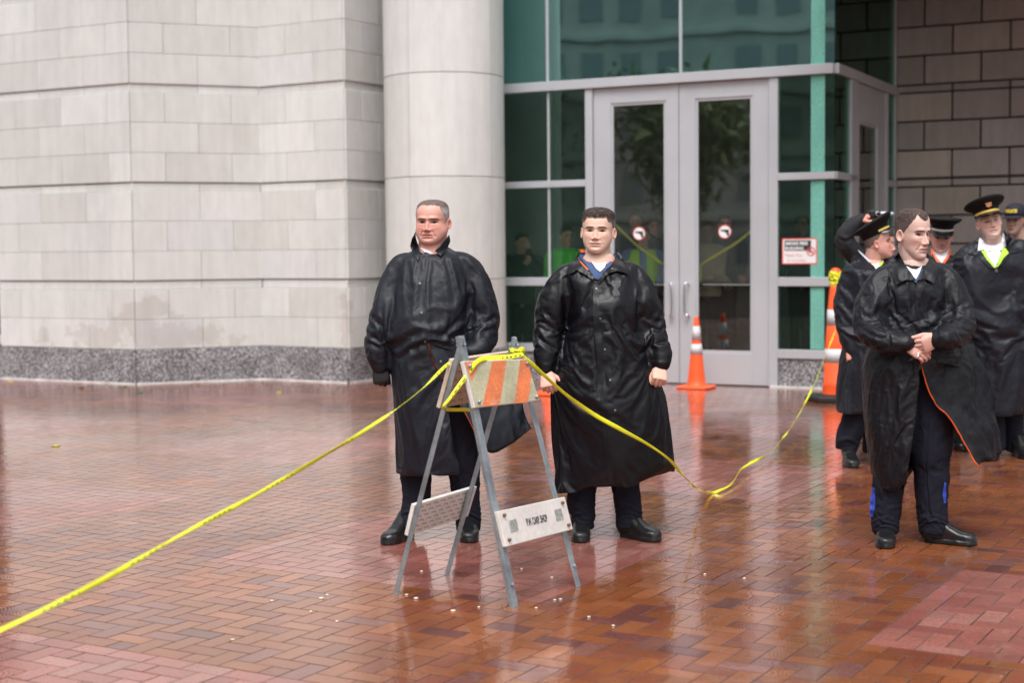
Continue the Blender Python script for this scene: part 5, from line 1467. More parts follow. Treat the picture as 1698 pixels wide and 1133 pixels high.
# wedding ring on the third finger of the upper hand
rc = f.p(1522.5, 588.0, -.345); th = np.linspace(0, 2 * PI, 20, endpoint=False)
ax = np.array([-.55, -.3, -.75]); ax /= np.linalg.norm(ax); u = np.cross(ax, [0, 1, 0]); u /= np.linalg.norm(u); v = np.cross(ax, u)
V, Fs = loft([[rc + ax * o_ + (u * math.cos(t) + v * math.sin(t)) * r_ for t in th] for r_, o_ in ((.0102, -.0028), (.0112, -.0020), (.0112, .0020), (.0102, .0028))], cap=False)
link_mesh('finger_ring', V, Fs, M['ring'], f.root)

# ------------------------------------------------------------------ officer in a peaked cap looking away
GRP = None
f = Fig('person', 10.8, (1420, 768), 'officer in gold braided peaked cap turned away, standing beside the tall barrel cone', vox=.009)
f.neckbase = (1447, 436, .02)
f.head((1455, 403), yaw=78, pitch=-6, roll=0, scale=(1.0, 1.0, 1.0), tone='ruddy', jaw=1.1, vox=.0032, neck=(.068, 0), stub=.15, brow=(.12, .08, .06))
f.hair(lambda p: np.interp(p, [0, 1.2, 1.5, 1.9, 2.3, PI], [.09, .06, .02, -.01, -.03, -.035]), thick=.003, top=(.10, .07, .05), side=(.16, .12, .10), nr=90, nc=110)
f.peaked_cap(tilt=-20, braid='gold', lift=.014, crown=.155)
tr = f.trunk([(434, 1428, 438, 1468, .03, .075), (442, 1412, 444, 1486, .02, .11), (452, 1400, 455, 1495, 0, .16), (500, 1400, 500, 1496, 0, .18), (560, 1400, 560, 1496, 0, .19), (620, 1392, 620, 1496, 0, .2), (680, 1388, 680, 1492, 0, .2)])
sl = f.limb([(1428, 448, 0, 15), (1412, 458, 0, 19), (1402, 500, 0, 20), (1403, 540, -.03, 18), (1410, 570, -.07, 15), (1412, 580, -.09, 12)])
sr = f.limb([(1480, 440, 0, 18), (1492, 460, 0, 22), (1496, 510, 0, 22), (1494, 560, -.03, 18), (1490, 590, -.05, 14)])
coat = f.cloth('raincoat', [tr, sl, sr], M['coat'], [([(1412, 450), (1410, 500), (1418, 560)], 4, -12, .2), ([(1385, 500), (1400, 515), (1412, 535)], 4, 9), ([(1388, 470), (1402, 490), (1410, 500)], 4, 8), ([(1388, 540), (1402, 548), (1418, 560)], 4, 8), ([(1410, 600), (1405, 640), (1410, 680)], 4, 7), ([(1425, 460), (1430, 510), (1420, 560)], 4, 7)], crumple=.003, vert=.008, vox=.014, sim=dict(frames=11, ex=-.06, bend=4), pins=[(1412, 578, 14)], hem=([1380, 1500], [681, 681]))
f.cloth('trousers', [f.limb(q, 16, 4, ends=False) for q in ([(1440, 620, 0, 32), (1420, 690, 0, 25), (1408, 725, 0, 21), (1402, 748, 0, 17)], [(1450, 620, .1, 32), (1448, 690, .1, 22), (1446, 735, .1, 18), (1446, 752, .1, 16)])], M['trouser'], [([(1385, 735), (1405, 728), (1425, 738)], 3, 8)], crumple=.004)
f.shoe(1404, 760, -3, dy=.06); f.shoe(1447, 756, 30, dy=.18)
f.hand(f.p(1410, 577, -.09), (.1, -.3, -1), palm=(.3, 1, 0), thumb=(1, 0, 0), curl=(70, 80, 45), tcurl=35)
f.finish([[(1447, 445, .02, 22), (1448, 520, 0, 34), (1446, 600, 0, 34)], [(1446, 600, 0, 22), (1420, 690, 0, 13), (1403, 758, 0, 8)], [(1446, 600, 0, 22), (1448, 690, .1, 13), (1446, 755, .1, 8)], [(1414, 462, 0, 7), (1402, 530, -.02, 7), (1411, 580, -.09, 6)], [(1485, 464, 0, 7), (1495, 530, 0, 7), (1490, 590, -.04, 6)]])
f.drape('undershirt', [(1422, 414), (1426, 420), (1436, 430), (1450, 442), (1456, 438), (1440, 430), (1428, 418)], M['white'], .008)
f.drape('undershirt', [(1448, 438), (1456, 436), (1462, 434), (1460, 441), (1452, 446)], M['white'], .012)
f.drape('lining', [(1457, 434), (1466, 433), (1462, 440), (1457, 441)], M['lime_lining'], .014)
f.drape('collar', [(1417, 420, .01), (1410, 430), (1416, 440), (1430, 450), (1446, 446), (1450, 442), (1436, 430), (1424, 418, .01)], M['coat'], .010, .005, coat)

# ------------------------------------------------------------------ person raising a camera
f = Fig('person', 11.6, (1450, 748), 'person with raised arm filming with a small camera behind the officers, face hidden', vox=.009)
f.neckbase = (1470, 440, .02)
f.head((1463, 406), yaw=50, tone='ruddy', vox=.004, neck=(.062, 0), brow=(.08, .06, .05))
f.hair(lambda p: np.interp(p, [0, 1.2, 1.6, 2.3, PI], [.06, .04, .0, -.05, -.055]), thick=.008, top=(.03, .02, .02), side=(.03, .02, .02), nr=80, nc=100)
tr = f.trunk([(432, 1450, 432, 1490, .02, .08), (444, 1432, 444, 1505, .02, .12), (460, 1428, 460, 1510, 0, .16), (520, 1432, 520, 1505, 0, .17), (590, 1430, 590, 1508, 0, .18)])
ar = f.limb([(1450, 446, .0, 15), (1428, 432, -.05, 17), (1405, 408, -.10, 16.5), (1400, 392, -.12, 15.5), (1412, 376, -.14, 14), (1428, 364, -.16, 10)])
a2 = f.limb([(1495, 446, 0, 15), (1505, 480, 0, 16), (1504, 520, 0, 14), (1500, 560, 0, 12)])
f.cloth('jacket', [tr, ar, a2], M['dark_cloth'], [([(1392, 390), (1402, 395), (1412, 390)], 3, 8)], crumple=.004)
f.cloth('trousers', [f.limb(q, 14, 4, ends=False) for q in ([(1462, 580, 0, 26), (1458, 660, 0, 18), (1455, 738, 0, 14)], [(1482, 580, 0, 26), (1485, 660, 0, 18), (1486, 738, 0, 14)])], M['trouser'], crumple=.003)
f.shoe(1455, 744, 0); f.shoe(1486, 744, 10)
hw = f.p(1426, 366, -.16)
f.hand(hw, (1, -.15, .55), palm=(.3, .2, -1), thumb=(-.1, -1, -.2), curl=(22, 35, 30), size=1.05, tout=.6)
f.finish([[(1470, 445, .02, 20), (1470, 520, 0, 32), (1470, 590, 0, 30)], [(1470, 590, 0, 20), (1458, 670, 0, 11), (1455, 742, 0, 7)], [(1470, 590, 0, 20), (1485, 670, 0, 11), (1486, 742, 0, 7)], [(1450, 446, 0, 9), (1403, 400, -.11, 8), (1427, 365, -.16, 6)], [(1495, 450, 0, 9), (1504, 520, 0, 8), (1500, 565, 0, 6)]], hvox=.0035)
vc = f.p(1453, 354, -.20)
vt = thing('video_camera', vc, 'small black camcorder with silver lens held up in the raised hand', 'camera')
a = MB(); a.box(vc + np.array([-.055, -.02, -.035]), (.085, 0, 0), (0, .09, 0), (0, 0, .062), bev=.012); a.build('camera_body', M['rubber'], vt, cols=False)
a = MB(); a.tube([vc + np.array([.0, -.025, .0]), vc + np.array([0, -.055, -.002])], [.022, .020], 20, sub=1); a.build('lens_ring', M['steel'], vt, smooth=True, cols=False)
a = MB(); a.tube([vc + np.array([0, -.062, -.002]), vc + np.array([0, -.076, -.002])], [.014, .013], 20, sub=1); a.build('lens', M['visor'], vt, smooth=True, cols=False)
a = MB(); a.tube([vc + np.array([.04, .0, .0]), vc + np.array([.115, -.01, -.004])], [.016, .017], 16, sub=1); a.build('silver_barrel', mat('silver_plastic', (.42, .42, .50), .35, .3), vt, smooth=True, cols=False)

# ------------------------------------------------------------------ moustached officer
f = Fig('person', 11.7, (1565, 742), 'moustached officer in silver banded peaked cap and orange lined black coat, standing second row', vox=.009)
f.neckbase = (1560, 430, .02)
f.head((1561, 393), yaw=-12, pitch=8, roll=4, scale=(1.02, 1.02, 1.02), tone='ruddy', jaw=1.1, vox=.0032, neck=(.066, 0), stub=.1, brow=(.15, .11, .1), mous=(.22, .20, .19), redness=1.2)
f.hair(lambda p: np.interp(p, [0, 1.2, 1.5, 1.9, 2.3, PI], [.09, .06, .02, -.02, -.04, -.045]), thick=.003, top=(.12, .10, .09), side=(.20, .18, .17), nr=80, nc=100)
f.peaked_cap(tilt=3, braid='silver', lift=.004)
tr = f.trunk([(424, 1540, 424, 1582, .02, .08), (432, 1525, 432, 1600, .02, .12), (446, 1514, 446, 1612, 0, .16), (520, 1514, 520, 1612, 0, .18), (600, 1512, 600, 1612, 0, .19), (680, 1508, 680, 1616, 0, .2)])
sl = f.limb([(1530, 434, 0, 16), (1514, 450, 0, 19), (1506, 500, 0, 19), (1504, 560, -.02, 16), (1506, 600, -.04, 13)])
sr = f.limb([(1594, 434, 0, 16), (1610, 450, 0, 19), (1618, 500, 0, 19), (1620, 560, -.02, 16), (1618, 600, -.04, 13)])
coat = f.cloth('raincoat', [tr, sl, sr], M['coat_matt'], [], crumple=.005, vert=.008)
f.cloth('trousers', [f.limb(q, 14, 4, ends=False) for q in ([(1550, 620, 0, 26), (1548, 690, 0, 18), (1548, 728, 0, 15)], [(1572, 620, 0, 26), (1575, 690, 0, 18), (1576, 728, 0, 15)])], M['trouser'], crumple=.003)
f.shoe(1546, 736, -10); f.shoe(1577, 736, 4)
for x, t in ((1506, 1), (1618, -1)): f.hand(f.p(x, 598, -.04), (0, -.1, -1), palm=(0, 1, 0), thumb=(t, 0, 0), curl=(60, 70, 40))
f.finish([[(1560, 440, .02, 20), (1562, 520, 0, 32), (1562, 600, 0, 32)], [(1562, 600, 0, 20), (1548, 690, 0, 12), (1548, 736, 0, 7)], [(1562, 600, 0, 20), (1575, 690, 0, 12), (1576, 736, 0, 7)], [(1528, 442, 0, 10), (1506, 530, 0, 9), (1506, 602, -.04, 6)], [(1598, 442, 0, 10), (1619, 530, 0, 9), (1618, 602, -.04, 6)]], hvox=.0035)
f.drape('undershirt', [(1545, 412), (1550, 418), (1560, 421), (1569, 418), (1574, 411), (1570, 425), (1562, 436), (1552, 426)], M['white'], .010)
f.drape('lining', [(1543, 412, .004), (1545, 412), (1552, 427), (1562, 437), (1570, 426), (1575, 411), (1577, 414, .004), (1573, 428), (1563, 441), (1550, 432), (1544, 424)], M['orange_lining'], .014)

# ------------------------------------------------------------------ smiling officer
f = Fig('person', 11.1, (1650, 756), 'officer in tilted gold banded peaked cap and open black coat with lime green lining', vox=.009)
f.neckbase = (1650, 412, .02)
f.head((1640, 368.5), yaw=-6, pitch=-6, roll=-13, scale=(1.06, 1.05, 1.06), tone='pale', jaw=1.08, vox=.003, neck=(.066, 0), stub=.12, brow=(.16, .10, .08), redness=1.4, mouth_open=.006, closed=.5)
f.hair(lambda p: np.interp(p, [0, 1.2, 1.5, 1.9, 2.3, PI], [.09, .06, .02, -.02, -.04, -.045]), thick=.003, top=(.12, .09, .07), side=(.20, .15, .12), nr=80, nc=100)
f.peaked_cap(tilt=-4, braid='gold', badge=True, lift=.0)
tr = f.trunk([(410, 1628, 408, 1674, .03, .08), (416, 1612, 412, 1690, .02, .11), (426, 1602, 424, 1706, 0, .16), (480, 1602, 480, 1712, 0, .18), (560, 1604, 560, 1712, 0, .19), (620, 1606, 620, 1708, 0, .2), (682, 1610, 682, 1690, 0, .2)])
sl = f.limb([(1618, 416, 0, 17), (1602, 434, 0, 21), (1598, 490, .0, 22), (1600, 550, -.02, 18), (1606, 590, -.05, 14)])
sr = f.limb([(1690, 412, 0, 17), (1706, 430, 0, 21), (1712, 490, .0, 22), (1706, 540, -.06, 20), (1698, 580, -.12, 17)])
coat = f.cloth('raincoat', [tr, sl, sr], M['coat'], [([(1655, 450), (1660, 500), (1664, 560)], 3, 8), ([(1620, 470), (1630, 500), (1655, 520)], 4, 7), ([(1690, 450), (1684, 500), (1690, 560)], 4, 9), ([(1610, 500), (1625, 530), (1650, 540)], 4, 7), ([(1625, 590), (1622, 640), (1626, 680)], 4, 7)], crumple=.003, vert=.008, vox=.014, sim=dict(frames=11, ex=-.06, bend=4), pins=[(1605, 588, 14), (1698, 580, 14)], hem=([1600, 1700], [682, 682]))
f.cloth('trousers', [f.limb(q, 14, 4, ends=False) for q in ([(1640, 620, 0, 30), (1645, 690, 0, 21), (1650, 730, 0, 18), (1651, 748, 0, 16)], [(1672, 620, .1, 30), (1678, 690, .1, 20), (1682, 748, .1, 15)])], M['trouser'], crumple=.003)
f.shoe(1650, 752, -28); f.shoe(1682, 752, 4, dy=.1)
f.hand(f.p(1605, 588, -.05), (0, -.1, -1), palm=(0, 1, 0), thumb=(1, 0, 0), curl=(60, 70, 40)); f.hand(f.p(1698, 580, -.12), (-.3, -.2, -1), palm=(0, 1, 0), thumb=(-1, 0, 0), curl=(60, 70, 40))
f.finish([[(1650, 420, .02, 22), (1655, 520, 0, 34), (1655, 600, 0, 34)], [(1655, 600, 0, 22), (1646, 690, 0, 13), (1650, 750, 0, 8)], [(1655, 600, 0, 22), (1676, 690, .1, 13), (1682, 750, .1, 8)], [(1614, 430, 0, 11), (1600, 530, 0, 10), (1605, 592, -.05, 6)], [(1694, 430, 0, 11), (1708, 530, -.05, 10), (1698, 584, -.12, 6)]], hvox=.0035)
f.drape('shirt', [(1624, 394, .01), (1621, 416, .01), (1632, 414), (1640, 412), (1648, 420), (1656, 418), (1666, 408), (1669, 396, .01), (1663, 386), (1660, 402), (1650, 407), (1636, 405), (1628, 396)], M['white'], .014, keep=True)
f.drape('shirt', [(1632, 414), (1640, 412), (1650, 420), (1662, 412), (1656, 430), (1651, 444), (1640, 428)], M['white'], .008)
f.drape('lining', [(1627, 416), (1633, 415), (1640, 428), (1651, 444), (1648, 444), (1636, 430)], M['lime_lining'], .012)
f.drape('lining', [(1664, 410), (1668, 412), (1674, 422), (1664, 430), (1655, 442), (1652, 444), (1657, 428)], M['lime_lining'], .014)
f.drape('collar', [(1628, 388, .01), (1618, 400, .01), (1612, 414), (1628, 418), (1640, 432), (1651, 446), (1640, 444), (1622, 424), (1604, 420), (1612, 402)], M['coat'], .010, .005, coat)
f.drape('collar', [(1664, 380, .01), (1672, 392, .01), (1692, 402), (1704, 416), (1676, 420), (1668, 432), (1654, 446), (1664, 428), (1674, 418), (1668, 406)], M['coat'], .016, .005, coat)
f.snaps([(1652, 449)], 3.0)

# ------------------------------------------------------------------ officer at the right edge
f = Fig('person', 12.6, (1705, 722), 'person in navy baseball cap with yellow lettering at the right edge of the group', vox=.010)
f.neckbase = (1693, 402, .02)
f.head((1684, 365), yaw=-42, pitch=2, scale=(1, 1, 1), tone='tan', vox=.0035, neck=(.060, 0), brow=(.03, .02, .02), redness=.6)
f.hair(lambda p: np.interp(p, [0, 1.2, 1.5, 1.9, 2.3, PI], [.09, .06, .01, -.02, -.045, -.05]), thick=.006, top=(.02, .015, .015), side=(.02, .015, .015), nr=80, nc=100)
th = np.linspace(0, 2 * PI, 40, endpoint=False)
R = [np.stack([a_ * np.sin(th), .004 - b_ * np.cos(th), np.full(40, z_)], 1) for a_, b_, z_ in ((.080, .101, .030), (.085, .106, .031), (.086, .107, .060), (.084, .104, .090), (.072, .090, .118), (.048, .060, .136), (.020, .026, .143), (.004, .005, .144))]
V, Fs = loft(R); V, _ = f.h2w(V, None); M['navy_cap'] = mat('navy_cap_cloth', (.008, .010, .022), .8)
cap = link_mesh('baseball_cap', V, Fs, M['navy_cap'], f.root)
ts = np.linspace(-1.1, 1.1, 20); R = np.array([[((.086 + .15 * e_ * math.cos(t)) * math.sin(t) * (1 - e_), .004 - (.106 + e_ * math.cos(t)) * math.cos(t), .038 - e_ * .25) for t in ts] for e_ in (0, .025, .05, .072)])
V1, F1 = loft(R, cap=False, closed=False); n = len(V1); V = np.vstack([V1, V1 - [0, 0, .004]]); V, _ = f.h2w(V, None)
link_mesh('cap_brim', V, [tuple(q) for q in F1] + [tuple(x + n for x in q[::-1]) for q in F1], M['navy_cap'], cap)
def capfn(s_, z_, out):
    t = s_ / .096; zz = z_ + .06; k = np.interp(zz, [.06, .09, .118], [1, .972, .85])
    q = np.array([[(.0885 * k) * math.sin(t), .004 - (.1105 * k) * math.cos(t), zz]]); return f.h2w(q, None)[0][0]
M['yellow_thread'] = mat('yellow_embroidery', (.85, .62, .05), .6)
text_on(capfn, 'POLICE', 0, .006, .036, M['yellow_thread'], cap, 0, align='CENTER', squeeze=1.0, bold=.0015)
tr = f.trunk([(398, 1676, 398, 1712, .02, .08), (406, 1664, 406, 1728, .02, .11), (420, 1658, 420, 1740, 0, .15), (480, 1662, 480, 1738, 0, .16), (560, 1664, 560, 1736, 0, .17)])
a1 = f.limb([(1672, 412, 0, 14), (1660, 430, 0, 15), (1656, 480, 0, 15), (1660, 540, 0, 12)]); a2 = f.limb([(1728, 412, 0, 14), (1740, 430, 0, 15), (1744, 480, 0, 15), (1740, 540, 0, 12)])
f.cloth('shirt', [tr, a1, a2], M['pale_blue'], crumple=.003)
f.cloth('trousers', [f.limb(q, 14, 4, ends=False) for q in ([(1688, 560, 0, 24), (1692, 640, 0, 18), (1694, 706, 0, 14)], [(1712, 560, 0, 24), (1716, 640, 0, 18), (1718, 706, 0, 14)])], M['trouser'], crumple=.003)
f.shoe(1694, 714, -10); f.shoe(1718, 714, 4)
for x, t in ((1660, 1), (1740, -1)): f.hand(f.p(x, 540, 0), (0, -.1, -1), palm=(0, 1, 0), thumb=(t, 0, 0), curl=(60, 70, 40))
f.finish([[(1693, 412, .02, 18), (1698, 480, 0, 28), (1700, 560, 0, 28)], [(1700, 560, 0, 18), (1692, 640, 0, 11), (1694, 712, 0, 6)], [(1700, 560, 0, 18), (1716, 640, 0, 11), (1718, 712, 0, 6)], [(1668, 418, 0, 8), (1657, 480, 0, 8), (1660, 544, 0, 5)], [(1732, 418, 0, 8), (1743, 480, 0, 8), (1740, 544, 0, 5)]], hvox=.0035)
# ------------------------------------------------------------------ people inside the lobby
def inside(hx, hy, Y, foot, label, tone='ruddy', top=None, vest=None, yaw=0, hair=(.02, .015, .015), arms=None, w=1.0, hat=False, **kw):
    S = F_PX / Y; k = S / 306.0
    f = Fig('person', Y, (foot, 600), label, vox=.012)
    f.neckbase = (hx, hy + 52 * k, .02)
    f.head((hx, hy), yaw=yaw, tone=tone, vox=.0042, neck=(.062, 0), brow=tuple(.6 * h for h in hair), **kw)
    f.hair(lambda p: np.interp(p, [0, .8, 1.2, 1.6, 2.3, PI], [.064, .05, .03, .0, -.05, -.055]), thick=.008, top=hair, side=hair, nr=70, nc=90)
    gy = 410 + F_PX * CAM_H / Y
    def r(y, hw, dc, d): return (hy + y * k, hx - hw * k * w, hy + y * k, hx + hw * k * w, dc, d)
    tr = f.trunk([r(44, 22, .02, .07), r(52, 44, .02, .10), r(64, 62, .01, .13), r(110, 58, 0, .14), r(170, 50, 0, .14), r(235, 52, 0, .14)])
    def arm(sd, pts):
        base = [(hx + sd * 46 * k * w, hy + 62 * k, 0, 17 * k), (hx + sd * 62 * k * w, hy + 74 * k, 0, 20 * k)]
        pts = pts or [(hx + sd * 70 * k * w, hy + 130 * k, 0), (hx + sd * 70 * k * w, hy + 190 * k, -.03)]
        rad = np.linspace(17, 12, len(pts)) * k
        return base + [(q[0], q[1], q[2], r_) for q, r_ in zip(pts, rad)]
    A = [arm(-1, arms[0] if arms else None), arm(1, arms[1] if arms else None)]
    f.cloth('shirt', [tr] + [f.limb(a) for a in A], top, crumple=.004)
    if vest:
        v = f.trunk([r(48, 34, .02, .10), r(60, 54, .01, .145), r(110, 62, 0, .158), r(170, 55, 0, .158), r(225, 57, 0, .158)])
        f.cloth('safety_vest', [v], vest, crumple=.003)
        f.drape('shirt_front', [(hx - 12 * k, hy + 50 * k), (hx + 12 * k, hy + 50 * k), (hx + 14 * k, hy + 130 * k), (hx + 4 * k, hy + 222 * k), (hx - 4 * k, hy + 222 * k), (hx - 14 * k, hy + 130 * k)], top, .012)
    f.cloth('trousers', [f.limb(q, 12, 4, ends=False) for q in ([(hx - 22 * k, hy + 225 * k, 0, 30 * k), (hx - 24 * k, hy + 330 * k, 0, 22 * k), (hx - 24 * k, gy - 14 * k, 0, 17 * k)], [(hx + 22 * k, hy + 225 * k, 0, 30 * k), (hx + 24 * k, hy + 330 * k, 0, 22 * k), (hx + 24 * k, gy - 14 * k, 0, 17 * k)])], M['trouser'], crumple=.003)
    f.shoe(hx - 24 * k, gy - 4, -8); f.shoe(hx + 24 * k, gy - 4, 8)
    for sd, a in zip((-1, 1), A):
        p0, p1 = f.p(*a[-2][:3]), f.p(*a[-1][:3]); d = p1 - p0; d = d / np.linalg.norm(d)
        f.hand(p1 + d * .01, d, palm=(0, 1, 0), thumb=(-sd, 0, .4), curl=(40, 55, 35))
    f.finish([[(hx, hy + 60 * k, .02, 24 * k), (hx, hy + 140 * k, 0, 34 * k), (hx, hy + 220 * k, 0, 34 * k)], [(hx - 14 * k, hy + 230 * k, 0, 14 * k), (hx - 24 * k, hy + 330 * k, 0, 9 * k), (hx - 24 * k, gy - 6, 0, 7 * k)], [(hx + 14 * k, hy + 230 * k, 0, 14 * k), (hx + 24 * k, hy + 330 * k, 0, 9 * k), (hx + 24 * k, gy - 6, 0, 7 * k)], [(*q[:3], q[3] * .5) for q in A[0]], [(*q[:3], q[3] * .5) for q in A[1]]], hvox=.004)
    return f
M['dark_top'] = mat('dark_uniform_cloth', (.02, .02, .025), .8)
inside(866, 402, 18.85, 866, 'person behind the leftmost pane holding a hand to the face, green stripe on dark jacket', top=M['dark_top'], vest=None, yaw=25,
       arms=([(842, 445, -.05), (850, 458, -.15), (868, 440, -.22)], [(898, 445, -.05), (888, 456, -.12), (878, 425, -.20), (876, 416, -.2)]))
f = inside(940, 392, 18.55, 940, 'person in bright green safety jacket behind the pane beside the door frame', top=M['green_vest'], yaw=20)
inside(1066, 392, 18.15, 1066, 'person in light blue shirt and lime safety vest behind the left glass door', top=M['pale_blue'], vest=M['lime_lining'], yaw=-8, arms=([(1036, 440, -.02), (1034, 470, -.1), (1046, 480, -.2)], [(1094, 440, -.02), (1094, 470, -.1), (1082, 480, -.2)]))
inside(1054, 367, 19.4, 1052, 'tallest person standing behind the one in the light blue shirt, left door', top=M['dark_top'], yaw=-10)
inside(1083, 376, 19.9, 1084, 'person mostly hidden at the right behind the one in the light blue shirt', top=M['dark_top'], yaw=15)
inside(1172, 384, 17.8, 1176, 'person in tan shirt with a hand on the push bar of the right glass door', top=M['khaki'], yaw=10, tone='dark',
       arms=([(1152, 425, 0), (1154, 455, -.1), (1180, 462, -.25)], [(1198, 420, 0), (1196, 455, -.10), (1206, 466, -.28)]))
inside(1202, 372, 18.9, 1204, 'person standing behind the tan uniformed one at the right glass door', top=M['dark_top'], yaw=0)
inside(1328, 372, 18.6, 1328, 'shadowy person behind the green pane above the smoke free sign', top=M['dark_top'], yaw=30, tone='dark')

# ------------------------------------------------------------------ barricade
def rp(px, py, A, n):
    d = ray(px, py); o = np.array([0, 0, CAM_H]); return o + d * (((A - o) @ n) / (d @ n))
T1 = P(766, 560, 6.665); T2 = P(853, 560, 7.065)
FA1, FA2, FB1, FB2 = G(856, 1008), G(960, 974), G(655, 985), G(740, 952)
nA = np.cross(FA2 - FA1, T1 - FA1); nA /= np.linalg.norm(nA); nA = nA if nA[1] < 0 else -nA
nB = np.cross(FB2 - FB1, T1 - FB1); nB /= np.linalg.norm(nB); nB = nB if nB[0] < 0 else -nB
root = thing('barricade', (FA1 + FB2) / 2, 'folding steel legged barricade with orange striped board and lettered white board', 'barricade')
def leg(a, b, n, side):
    mb = MB(); d = b - a; L = np.linalg.norm(d); d /= L
    w = np.cross(d, n); w /= np.linalg.norm(w); w = w * side
    c = a
    # angle iron with cut foot
    t = .0045; wd = .036
    mb.box(c - w * wd / 2, d * L, w * wd, -n * t, bev=.001); mb.box(c - w * wd / 2 - n * t * 1.001, d * L, w * t, -n * wd * .55, bev=.001)
    for q in (.10, L * .965):
        cc = c + d * q + n * .0005
        mb.tube([cc, cc + n * .006], .008, 8, sub=1)
    return mb
for (a, b, n, sd) in ((FA1, T1 + np.array([0, 0, .005]), nA, 1), (FA2, T2, nA, -1), (FB1, T1 + nB * .003, nB, 1), (FB2, T2 + nB * .003, nB, -1)):
    up = b + (b - a) / np.linalg.norm(b - a) * .004
    sgn = np.sign(np.dot(np.cross((b - a), n), (T2 - T1) if b is not T2 else (T1 - T2)))
    leg(a, up, n, 1 if sgn > 0 else -1).build('leg', M['galv'], root, cols=False)
def board(name, c4, n, m_, t=.020, off=.004, parent=root):
    """c4: TL TR BR BL on plane"""
    c4 = [np.asarray(q) + n * off for q in c4]; mb = MB()
    V = c4 + [q + n * t for q in c4]
    mb.add(V, [(0, 1, 2, 3), (4, 7, 6, 5), (0, 4, 5, 1), (1, 5, 6, 2), (2, 6, 7, 3), (3, 7, 4, 0)])
    o = mb.build(name, m_, parent, cols=False); bv = o.modifiers.new('b', 'BEVEL'); bv.width = .003; bv.segments = 2
    return o, [q + n * t for q in c4]
def onb(c, n, out):      # bilinear position on a board front
    TL, TR, BR, BL = c
    return lambda u, v: (BL * (1 - u) + BR * u) * (1 - v) + (TL * (1 - u) + TR * u) * v + n * out
# A upper
offA = .024
def zz(x, y): return (700 + x / 6.295, 540 + y / 6.295)
A0 = FA1 + nA * offA
c = [rp(*zz(*q), A0, nA) for q in ((428, 372), (1095, 350), (1225, 785), (548, 862))]
o, fc = board('striped_board', [q - nA * offA for q in c], nA, M['board'])
def face_poly(pts, A, n, out, z=zz): return [rp(*z(*q), A, n) + n * out for q in pts]
def sheet_poly(name, pts, mt, par, A, n, z=zz, out=.0012):
    V = face_poly(pts, A, n, out, z); mb = MB(); mb.add(V, [tuple(range(len(V)))]); return mb.build(name, mt, par, cols=False)
sheet_poly('reflective_sheeting', ((438, 382), (1092, 357), (1218, 778), (556, 853)), M['barr_pale'], o, A0, nA, out=.0010)
for q in (((438, 382), (600, 375), (516, 582)), ((730, 371), (880, 365), (803, 832), (625, 847)), ((1022, 360), (1092, 357), (1140, 518), (1103, 803), (960, 817))):
    sheet_poly('orange_stripe', q, M['barr_orange'], o, A0, nA, out=.0020)
rg = random.Random(4)
mb = MB()
for k in range(46):
    u, v = rg.uniform(560, 1180), rg.uniform(400, 800); r_ = rg.uniform(2, 7)
    if k > 25: u, v = rg.gauss(740, 50), rg.gauss(800, 18)
    V = face_poly([(u + r_ * math.cos(t) * rg.uniform(.6, 1.3), v + r_ * math.sin(t) * rg.uniform(.6, 1.3)) for t in np.linspace(0, 5.3, 6)], A0, nA, .0030)
    mb.add(V, [tuple(range(6))])
mb.build('chipped_paint', M['board'], o, cols=False)
for q in ((487, 424), (1085, 398), (585, 800), (1186, 745)):
    mb = MB(); p_ = rp(*zz(*q), A0, nA); mb.tube([p_, p_ + nA * .007], .009, 12, sub=1); mb.build('bolt', M['galv'], o, cols=False)
# A lower
z7 = lambda x, y: (630 + x / 2.311, 540 + y / 2.311)
c = [rp(*z7(*q), A0, nA) for q in ((450, 714), (709, 657), (740, 782), (482, 850))]
o, fc = board('lettered_board', [q - nA * offA for q in c], nA, M['board'])
fc = c; fn = onb(fc, nA, .0015)
Wd = np.linalg.norm(fc[2] - fc[3]); Ht = np.linalg.norm(fc[0] - fc[3])
def bfn(s_, z_, out): return fn(s_ / Wd, z_ / Ht) + nA * out
text_on(bfn, 'P.W. CARP. SHOP', Wd * .355, Ht * .42, Ht * .29, M['ink'], o, .0002, squeeze=.44, bold=.0013)
for (u, v) in ((.17, .52), (.84, .52)):
    mb = MB(); V = [bfn((u + x * .055) * Wd, (v + y * .17) * Ht, .0003) for x, y in ((-1, -1), (1, -.9), (1, 1), (-.9, .95))]; mb.add(V, [(0, 1, 2, 3)]); mb.build('worn_patch', M['grime'], o, cols=False)
for (u, v) in ((.07, .86), (.06, .17), (.93, .84), (.94, .16)):
    mb = MB(); p_ = bfn(u * Wd, v * Ht, 0); mb.tube([p_, p_ + nA * .006], .008, 12, sub=1); mb.build('bolt', M['rust'] if 'rust' in M else M.setdefault('rust', mat('rusty_bolt', (.16, .07, .05), .7)), o, cols=False)
